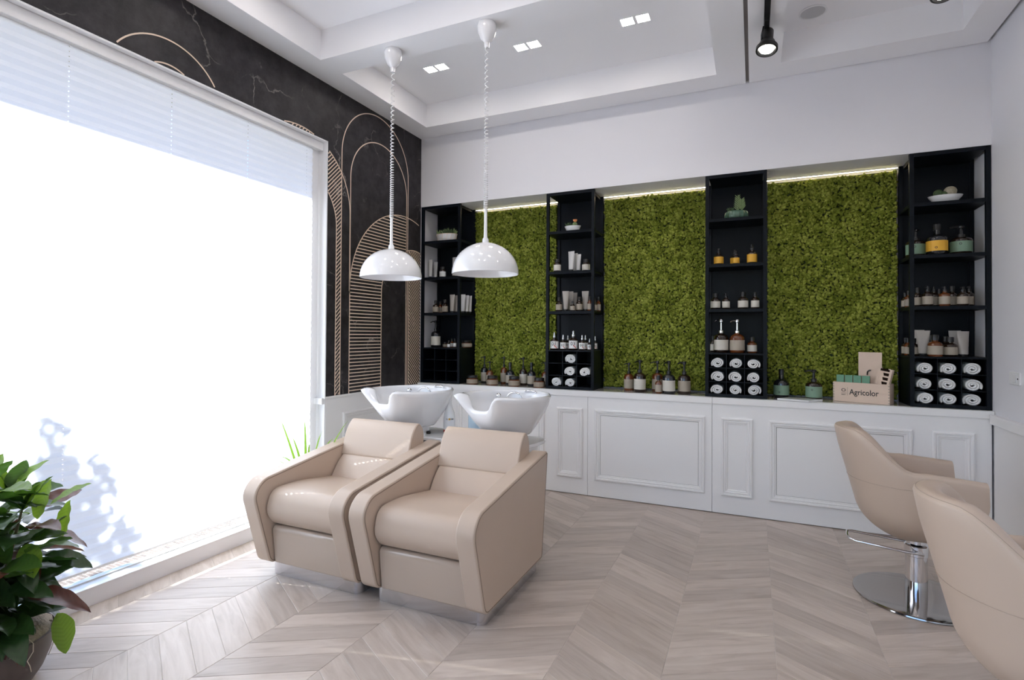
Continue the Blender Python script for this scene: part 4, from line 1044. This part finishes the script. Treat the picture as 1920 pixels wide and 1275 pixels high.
def basin(parent, bcx, bcy):
    a, b, zr, zb = .335, .292, 1.032, .775; cx = cy = 0.0
    N = 120; OUT = 18; INN = 12; v = []; f = []
    def ring(t, inner):
        row = []
        for i in range(N):
            th = 2 * PI * i / N; d = th if th < PI else th - 2 * PI
            n_ = math.exp(-(abs(d) / .47) ** 5.5); x_ = abs(d) - .62; l_ = math.exp(-(x_ / (.17 if x_ < 0 else .34)) ** 2)
            zrim = zr - .092 * n_ + .012 * l_ - .006 * (1 - math.cos(d)) / 2
            if not inner:
                s_ = 1 - .50 * t ** 1.3; k = s_ * (1 - .20 * n_ * (1 - t) ** 1.2 + .11 * l_ * (1 - t) ** 2.2); z = zrim + (zb - zrim) * t ** .9; sh = .035 * t
                k += 0.012 * math.exp(-t * 25)
            else:
                s_ = .935 - .42 * t ** 1.5; k = s_ * (1 - .25 * n_ * (1 - t) ** 1.5 - .15 * l_ * (1 - t) ** 1.6); z = zrim + (.845 - zrim) * t ** .75; sh = .03 * t
            row.append((b * k * math.sin(th), sh - a * k * math.cos(th), z))
        return row
    rows = [ring(1 - j / OUT, False) for j in range(OUT + 1)]
    ro_, ri_ = rows[-1], ring(0, True)
    for w_, dz in ((.08, .007), (.22, .013), (.42, .016), (.65, .013), (.85, .007)): rows.append([tuple(a_ + (b_ - a_) * w_ + (dz if k_ == 2 else 0) for k_, (a_, b_) in enumerate(zip(p, q_))) for p, q_ in zip(ro_, ri_)])
    rows += [ring(j / INN, True) for j in range(INN + 1)]
    for r_ in rows: v += r_
    for j in range(len(rows) - 1):
        for i in range(N): f.append((j * N + i, j * N + (i + 1) % N, (j + 1) * N + (i + 1) % N, (j + 1) * N + i))
    f.append(tuple(range(N - 1, -1, -1))); f.append(tuple((len(rows) - 1) * N + i for i in range(N)))
    o = G().add(v, f).obj('basin', 'ceramic', parent, smooth='auto', angle=75)
    o.location = (bcx, bcy, 0); o.rotation_euler.z = R(-16)
    bxx, byy = -.185, .135
    g = G(); g.lathe([(.018, .93), (.018, .985), (.012, .99), (.012, 1.0)], 18, c=(bxx, byy, 0)); ball(g, (bxx, byy, 1.006), .020); g.obj('mixer_tap', 'chrome', o, smooth='auto')
    g = G(); g.tube([(bxx + .01, byy, 1.0), (bxx + .035, byy - .03, .97)], [.009, .007], 8); g.obj('tap_lever', 'chrome', o, smooth=True)
    g = G(); g.tube([(-.175 + .065 * (1 - math.cos(R(180 * i / 14))), .195 + .055 * i / 14, .945 + .086 * math.sin(R(180 * i / 14))) for i in range(15)], .0065, 10); g.obj('hose', 'chrome', o, smooth=True)
    g = G(); g.tube([(-.07, .298, 1.030), (-.045, .303, 1.040), (0, .306, 1.041), (.035, .300, 1.030)], [.006, .008, .008, .006], 10); g.obj('shower_handle', 'chrome', o, smooth=True)
    G().lathe([(.024, .8455), (.026, .848), (.02, .850), (.0001, .849)], 20, c=(0, .03, 0)).obj('drain', 'chrome', o, smooth='auto')
    g = G(); g.tube([(.11, -.172, .806), (0, -.190, .812), (-.11, -.172, .806)], .005, 6); g.obj('bracket', 'ceramic', o, smooth=True)
    return o
def wash_unit(xc, label, tx0, tx1):
    o = empty('wash_unit', (xc, -2.36, 0)); tag(o, label, 'wash unit', 'salon wash units')
    pl = [(-.333, .70)] + [(-.333, .045)] + arc(-.288, .045, .045, 180, 270, 6)[1:] + [(.288, 0)] + arc(.288, .045, .045, 270, 360, 6)[1:] + [(.333, .70)]
    G().prism_z(pl, 0.0005, .088).obj('plinth', 'plinth_steel', o, smooth='auto', angle=30)
    G().box(-.262, .262, .0, .695, .089, .298).obj('seat_base', 'leather', o, bevel=.005)
    pn = G().prism_x(rounded([(-.040, .092), (-.064, .318), (.02, .318), (.02, .092)], [.01, .035, .01, .01], 5), -.262, .262).obj('front_panel', 'lacquer_beige', o, bevel=.006)
    st = soft_prism('seat_cushion', SEAT, -.264, .264, 'leather', o, .03, 4)
    bl_ = soft_prism('back_cushion', BACK_LO, -.264, .264, 'leather', o, .012)
    bu = soft_prism('head_cushion', BACK_UP, -.278, .278, 'leather', o, .010)
    for s_ in (-.276, .276): piping(inset(BACK_UP, .011), s_, 'leather_seam', bu)
    for s_ in (-1, 1):
        x0, x1 = (.270, .372) if s_ > 0 else (-.372, -.270)
        am = soft_prism('armrest', ARM, x0, x1, 'leather', o, .010)
        for xx in (x0, x1): piping(inset(ARM, .0115), xx, 'leather_seam', am)
    G().box(-.268, .268, .66, .70, .09, .66).obj('back_panel', 'leather', o, bevel=.01)
    G().box(-.16, .16, .83, 1.18, .0005, .69).obj('pedestal', 'white_gloss', o, bevel=.03, seg=4)
    tp = [(tx0 - xc, .90)] + arc(tx0 - xc + .06, 1.02, .12, 200, 130, 6) + [(tx0 - xc + .10, 1.25), (tx1 - xc - .10, 1.25)] + arc(tx1 - xc - .06, 1.02, .12, 50, -20, 6) + [(tx1 - xc, .90)]
    tp = [(tx0 - xc, .86), (tx0 - xc, 1.18), (tx0 - xc + .06, 1.24), (tx1 - xc - .09, 1.24), (tx1 - xc - .02, 1.20), (tx1 - xc, 1.13), (tx1 - xc - .01, 1.0), (tx1 - xc - .05, .86)]
    G().prism_z(tp, .692, .716).obj('tray', 'white_gloss', o, bevel=.006, seg=3)
    G().lathe([(.118, .7165), (.110, .735), (.110, .776)], 36, c=(.01, .99, 0)).obj('basin_neck', 'white_gloss', o, smooth='auto')
    g = G(); g.tube([(.128, .985, .722), (.150, .985, .728)], .013, 10); g.obj('tilt_knob', 'black_plastic', o, smooth=True)
    basin(o, 0, .955)
    return o
wash_unit(.873, 'beige leather wash unit with white basin, the one beside the window', .62, 1.262)
wash_unit(1.652, 'beige leather wash unit with white basin, the one nearer the viewer', 1.268, 1.872)

# ---- bottles standing on the wash trays
o = empty('shampoo_bottle', (1.118, -1.255, .7166)); tag(o, 'white curved pump shampoo bottle between the two wash basins', 'bottle')
G().lathe([(.040, 0), (.043, .006), (.044, .05), (.044, .10), (.038, .145), (.022, .19), (.016, .215), (.015, .235)], 28).obj('body', 'bottle_white', o, smooth='auto')
G().lathe([(.0435, .002), (.0446, .022)], 28).obj('base_band', 'ink_red', o, smooth='auto')
g = G(); g.lathe([(.017, .232), (.017, .252), (.007, .256), (.007, .285), (.012, .287), (.012, .298), (.0001, .299)], 16); g.tube([(0, 0, .292), (-.028, -.012, .290)], .005, 8); g.obj('pump_head', 'bottle_white', o, smooth='auto')
lb = cyl_text(o, 'YE', .0452, .098, .013, 'ink', .10); cyl_text(o, 'OM', .0452, .098, .013, 'ink', 1.0)
v = []; 
for i in range(5):
    a = .38 + .075 * i
    for zz in (.096, .110): v.append((.0452 * math.sin(a), -.0452 * math.cos(a), zz))
G().add(v, [(2 * i, 2 * i + 2, 2 * i + 3, 2 * i + 1) for i in range(4)]).obj('logo_block', 'label_yellow', o)
o = empty('blue_canister', (1.345, -1.275, .7166)); tag(o, 'pale blue bottle with white top behind the nearer wash basin', 'bottle')
G().lathe([(.045, 0), (.048, .006), (.048, .15), (.044, .16)], 28).obj('body', 'bottle_blue', o, smooth='auto')
G().lathe([(.045, .158), (.046, .19), (.042, .196), (.0001, .197)], 28).obj('cap', 'bottle_white', o, smooth='auto')

# ================================================================== STYLING CHAIRS
def lerp_tab(tab, x):
    for (a, va), (b, vb) in zip(tab, tab[1:]):
        if x <= b: return va + (vb - va) * max(0, (x - a)) / (b - a)
    return tab[-1][1]
def smooth_tab(tab, x):
    if x <= tab[0][0]: return tab[0][1]
    for (a, va), (b, vb) in zip(tab, tab[1:]):
        if x <= b: t = (x - a) / (b - a); return va + (vb - va) * t
    return tab[-1][1]
def bowl(z):
    if z >= .52: return 1.0
    q_ = max(0.0, 1 - ((.52 - z) / .2021) ** 2.3); return q_ ** .60
AX = [(.318, .205), (.52, .247), (.60, .268), (.72, .300), (.82, .328), (.945, .352)]
WY = [(.318, .245), (.52, .272), (.60, .282), (.72, .292), (.945, .292)]
FX = [(.318, .20), (.52, .222), (.60, .236), (.72, .230), (.945, .23)]
XC_ = -.045
def styling_chair(x, y, rz, label, lever=0.0):
    o = empty('styling_chair', (x, y, 0), rz); tag(o, label, 'chair', 'beige salon styling chairs')
    NA, NS, NV, NR = 34, 12, 26, 6
    us = []
    for i in range(NS): us.append(('s', -1, 1 - i / NS))
    for i in range(NA + 1): us.append(('a', 0, -90 + 180 * i / NA))
    for i in range(NS): us.append(('s', 1, (i + 1) / NS))
    def rim(u):
        if u[0] == 's': return .748 - .022 * u[2]
        a = abs(u[2]); t = min(1, max(0, (a - 34) / 52)); t = t * t * (3 - 2 * t); return .945 - .197 * t - .004 * (a / 40 if a < 40 else 1)
    def pt(u, z, off):
        bw = bowl(z); ax, wy, fx = smooth_tab(AX, z) * bw - off, smooth_tab(WY, z) * bw - off, XC_ + (smooth_tab(FX, z) - XC_) * bw
        if u[0] == 'a': th = R(u[2]); return (XC_ - max(.004, ax) * math.cos(th), max(.004, wy) * math.sin(th), z)
        xf = XC_ + (fx - XC_) * u[2]; return (xf, u[1] * max(.004, wy), z)
    v = []; f = []; cols = []
    for u in us:
        zr = rim(u); th = .062 if u[0] == 's' else .062 + .02 * math.cos(R(u[2])); col = []
        for j in range(NV + 1):
            t = j / NV; col.append(pt(u, .3182 + (zr - .022 - .3182) * t ** 2.1, 0))
        for k in range(1, NR + 1):
            a = PI * k / (NR + 1); col.append(pt(u, zr - .022 + .022 * math.sin(a), th / 2 - th / 2 * math.cos(a)))
        for j in range(9):
            t = j / 8; col.append(pt(u, (zr - .022) + (.47 - zr + .022) * t, th + .012 * t))
        cols.append(col); v += col
    m = len(cols[0])
    for i in range(len(us) - 1):
        for j in range(m - 1): f.append((i * m + j, (i + 1) * m + j, (i + 1) * m + j + 1, i * m + j + 1))
    f.append(tuple(range(m))); f.append(tuple((len(us) - 1) * m + j for j in range(m - 1, -1, -1)))
    f.append(tuple(i * m for i in range(len(us))))
    G().add(v, f).obj('shell', 'leather', o, smooth='auto', angle=50)
    # seam lines following the shell
    for zz, off in ((None, .010), (.655, -.0006)):
        path = [pt(u, (rim(u) - .008) if zz is None else zz, off) for u in us if zz is None or u[0] == 'a']
        G().tube(path, .0016, 5).obj('seam', 'leather_stitch', o, smooth=True)
    sp = rounded([(-.215, -.18), (.195, -.192), (.195, .192), (-.215, .18)], [.16, .05, .05, .16], 6)
    G().prism_z(sp, .44, .505).obj('seat_cushion', 'leather', o, bevel=.025, seg=4)
    G().box(-.08, .170, -.15, .15, .395, .45).obj('seat_front', 'leather', o, bevel=.02, seg=3)
    G().lathe([(.05, .322), (.05, .306), (.018, .304), (.018, .285)], 24).obj('mount', 'chrome', o, smooth='auto')
    G().lathe([(.052, .012), (.052, .235), (.056, .238), (.056, .292), (.05, .297), (.0001, .297)], 36).obj('column', 'chrome', o, smooth='auto')
    g = G(); lv = [(.02, -.066, .262), (-.06, -.072, .268), (-.30, -.060, .288), (-.325, -.045, .292), (-.33, -.01, .302), (-.325, .03, .310), (-.30, .05, .308), (-.04, .062, .285), (.02, .06, .275)]
    g.tube(lv, .0075, 10); pl_ = g.obj('pump_lever', 'chrome', o, smooth=True); pl_.rotation_euler.z = lever
    G().lathe([(.298, .0005), (.302, .004), (.300, .010), (.285, .0135), (.10, .0165), (.0001, .0165)], 72).obj('base_disc', 'steel_disc', o, smooth='auto', angle=25)
    return o
styling_chair(4.028, -1.07, 0, 'beige swivel styling chair on a round steel base by the counter')
styling_chair(4.092, -2.508, 0, 'beige styling chair cut off by the right picture edge', R(150))

# ================================================================== PLANTS
def leaf_mesh(name, L_, Wd, curl, fold, matn, rows=18):
    v = []; f = []; uv = []
    for j in range(rows + 1):
        t = j / rows; wd = Wd * (math.sin(PI * t ** .85) ** .8) * .5 + (.0015 if j < rows else 0)
        y = L_ * t; zc = -curl * L_ * t * t
        for i in range(5):
            s_ = (i - 2) / 2; v.append((s_ * wd, y, zc + abs(s_) * wd * fold + .0018 * math.sin(t * 22) * abs(s_) * (Wd / .06)))
    for j in range(rows):
        for i in range(4): f.append((j * 5 + i, j * 5 + i + 1, (j + 1) * 5 + i + 1, (j + 1) * 5 + i))
    me = bpy.data.meshes.new(name); me.from_pydata(v, [], f)
    ul = me.uv_layers.new(name='UVMap'); d = []
    for p in me.polygons:
        for li in p.loop_indices:
            co = me.vertices[me.loops[li].vertex_index].co; d += [abs(co.x) * 12, co.y / L_ + abs(co.x) * 4]
    ul.data.foreach_set('uv', d); me.materials.append(MATS[matn]); me.polygons.foreach_set('use_smooth', [True] * len(me.polygons)); return me
PC = Vector((.345, -3.63, 0))
pt_ = empty('potted_croton', PC); tag(pt_, 'leafy green plant in a round brown pot by the window', 'potted plant')
G().lathe([(.16, .0005), (.172, .006), (.200, .05), (.222, .11), (.234, .17), (.238, .200), (.232, .204), (.226, .195)], 56).obj('pot', 'pot_brown', pt_, smooth='auto')
g = G(); g.lathe([(.230, .185), (.224, .205), (.19, .232), (.12, .25), (.0001, .255)], 40, rib=(9, .03)); g.obj('root_ball', 'soil_fibre', pt_, smooth=True)
rp = random.Random(21)
for i in range(9):
    a = rp.uniform(-1.9, 1.0); p = [( .215 * math.cos(a), .215 * math.sin(a), .222), (.243 * math.cos(a), .243 * math.sin(a), .205)]; rr = .243
    for k in range(1, 5):
        a += rp.uniform(-.10, .10); zz = .205 - .03 * k - rp.uniform(0, .008); rr = lerp_tab([(0, .175), (.05, .205), (.11, .227), (.17, .239), (.21, .244)], zz); p.append((rr * math.cos(a), rr * math.sin(a), zz))
    G().tube(p, .0016, 5).obj('root', 'root', pt_, smooth=True)
stems = []
for i, (sx, sy, hh) in enumerate(((0, 0, .60), (.10, .06, .52), (-.08, .10, .55), (.05, -.10, .48), (.13, -.02, .40), (-.1, -.08, .45))):
    p = [(sx * .4, sy * .4, .22), (sx * .8, sy * .8, .22 + hh * .5), (sx * 1.3, sy * 1.3, .22 + hh)]; stems.append(p)
    G().tube(p, [.009, .008, .004], 8).obj('stem', 'stem', pt_, smooth=True)
LM = {}
for k, (L_, Wd, cu, fo) in enumerate(((.165, .078, .15, .25), (.18, .086, .35, .15), (.15, .074, .05, .35), (.19, .08, .5, .2))):
    for m_ in ('leaf_dark', 'leaf_mid', 'leaf_young', 'leaf_red'): LM[(k, m_)] = leaf_mesh('leaf', L_, Wd, cu, fo, m_)
def put_leaf(base, d, matn, k, sc=1.0, roll=0.0):
    o = bpy.data.objects.new('leaf', LM[(k, matn)]); COL.objects.link(o); o.parent = pt_; d = Vector(d).normalized()
    z = Vector((0, 0, 1)); x = d.cross(z)
    if x.length < .05: x = Vector((1, 0, 0))
    x.normalize(); n_ = x.cross(d)
    m_ = Matrix((x, d, n_)).transposed().to_4x4()
    o.matrix_local = Matrix.Translation(base) @ m_ @ Matrix.Rotation(roll, 4, 'Y') @ Matrix.Scale(sc, 4)
for i in range(262):
    st = stems[rp.randrange(len(stems))]; t = rp.uniform(.08, 1.0); a = rp.uniform(0, 2 * PI)
    b = Vector(st[0]).lerp(Vector(st[1]), t * 2) if t < .5 else Vector(st[1]).lerp(Vector(st[2]), t * 2 - 1)
    el = rp.uniform(-.5, .45) + .8 * max(0, t - .5)
    d = Vector((math.cos(a), math.sin(a), el)); b += Vector((math.cos(a), math.sin(a), 0)) * rp.uniform(.02, .13)
    mt = 'leaf_young' if t > .93 and rp.random() < .5 else 'leaf_red' if rp.random() < .10 else 'leaf_mid' if t > .62 and rp.random() < .55 else 'leaf_dark'
    put_leaf(b, d, mt, rp.randrange(4), rp.uniform(.85, 1.2), rp.uniform(-.5, .5))
for st in stems:                                             # crowns of young leaves
    for k in range(4):
        a = rp.uniform(0, 2 * PI); put_leaf(Vector(st[2]) - Vector((0, 0, .02)), (math.cos(a) * .55, math.sin(a) * .55, 1), 'leaf_young' if k % 2 else 'leaf_mid', rp.randrange(3), rp.uniform(.85, 1.1), rp.uniform(-1, 1))
# the leaves that stand out in the photo: upright bright ones, the big hanging one at the rim
put_leaf((.10, .14, .66), (.10, .12, 1), 'leaf_young', 0, 1.0, .9); put_leaf((.17, .20, .58), (.05, .10, 1), 'leaf_young', 2, 1.0, .6)
put_leaf((.26, .14, .30), (.30, .14, -.75), 'leaf_young', 1, .95, .4); put_leaf((.20, .06, .60), (.5, -.1, -.5), 'leaf_young', 2, 1.0, .2)

sp_ = empty('spider_plant', (.305, -1.85, 0)); tag(sp_, 'green spiky plant in a white pot between window and wash unit', 'potted plant')
G().lathe([(.075, .0005), (.08, .006), (.11, .28), (.112, .295), (.104, .294), (.098, .27)], 32).obj('pot', 'white_gloss', sp_, smooth='auto')
G().lathe([(.10, .27), (.0001, .28)], 20).obj('soil', 'soil_fibre', sp_)
def blade(a, lean, L_, droop, wd=.034):
    v = []; f = []; n = 12; p = Vector((.015 * math.cos(a), .015 * math.sin(a), .275)); el = lean; side = Vector((-math.sin(a), math.cos(a), 0))
    for j in range(n + 1):
        t = j / n; w_ = wd * (1 - t) ** .55 * (.55 + .45 * min(1, t * 4)) * .5 + .0004
        up = Vector((-math.cos(a) * math.sin(el), -math.sin(a) * math.sin(el), math.cos(el)))
        for s_ in (-1, 0, 1): v.append(p + side * w_ * s_ + up * abs(s_) * w_ * .45)
        p = p + Vector((math.cos(a) * math.cos(el), math.sin(a) * math.cos(el), math.sin(el))) * (L_ / n); el -= droop / n * (.4 + 1.6 * t)
    for j in range(n):
        for i in range(2): f.append((j * 3 + i, j * 3 + i + 1, j * 3 + i + 4, j * 3 + i + 3))
    me = bpy.data.meshes.new('leaf'); me.from_pydata([tuple(q_) for q_ in v], [], f); ul = me.uv_layers.new(name='UVMap')
    me.materials.append(MATS['leaf_spider']); me.polygons.foreach_set('use_smooth', [True] * len(f)); link('leaf', me, None, sp_)
for a, lean, L_, dr in ((182, 69, .60, .12), (172, 89, .56, .04), (8, 66, .66, .22), (176, 74, .47, 1.7), (-165, 70, .40, 2.0), (10, 82, .47, .12), (-40, 80, .44, .3), (165, 76, .46, .5), (60, 84, .48, .2), (30, 76, .42, .6), (-95, 72, .46, 1.0), (100, 70, .5, .9), (215, 68, .36, 1.8), (-70, 66, .48, 1.4), (118, 66, .46, 1.4), (20, 76, .38, .5)):
    blade(R(a), R(lean), L_, dr)

# ---- shrub outside that shades the lower corner of the blind
ob = empty('outdoor_tree', (-3.2, -3.94, -.12)); tag(ob, 'leafy small tree outside, seen as a shadow on the blind', 'tree')
rs = random.Random(3)
G().tube([(0, 0, 0), (.02, .02, 1.4), (0, .05, 3.1)], [.05, .035, .008], 8).obj('trunk', 'bark', ob, smooth=True)
v = []; f = []
def olf(c):
    d = Vector((rs.gauss(0, 1), rs.gauss(0, 1), rs.gauss(0, 1))).normalized(); s_ = d.orthogonal().normalized(); L_ = rs.uniform(.08, .15); w_ = L_ * .24; k = len(v); c = Vector(c)
    v.extend([tuple(c - d * L_ / 2), tuple(c + s_ * w_), tuple(c + d * L_ / 2), tuple(c - s_ * w_)]); f.append((k, k + 1, k + 2, k + 3))
for c, r_, n in (((0, .02, 1.28), (.10, .09, .22), 60), ((0, .16, 1.05), (.15, .17, .24), 110), ((0, -.05, .85), (.2, .25, .28), 160), ((0, .30, .70), (.15, .17, .25), 110), ((0, .1, .35), (.2, .48, .28), 260), ((0, -.52, .95), (.18, .20, .40), 170), ((0, .62, .12), (.15, .5, .14), 160)):
    for i in range(n):
        u = Vector((rs.gauss(0, 1), rs.gauss(0, 1), rs.gauss(0, 1))).normalized() * rs.random() ** .4; olf((c[0] + u.x * r_[0], c[1] + u.y * r_[1], c[2] + 1.74 + u.z * r_[2]))
me = bpy.data.meshes.new('foliage'); me.from_pydata(v, [], f); me.uv_layers.new(name='UVMap'); tag(link('foliage', me, 'leaf_outside', ob), kind='stuff')
bpy.context.view_layer.update()
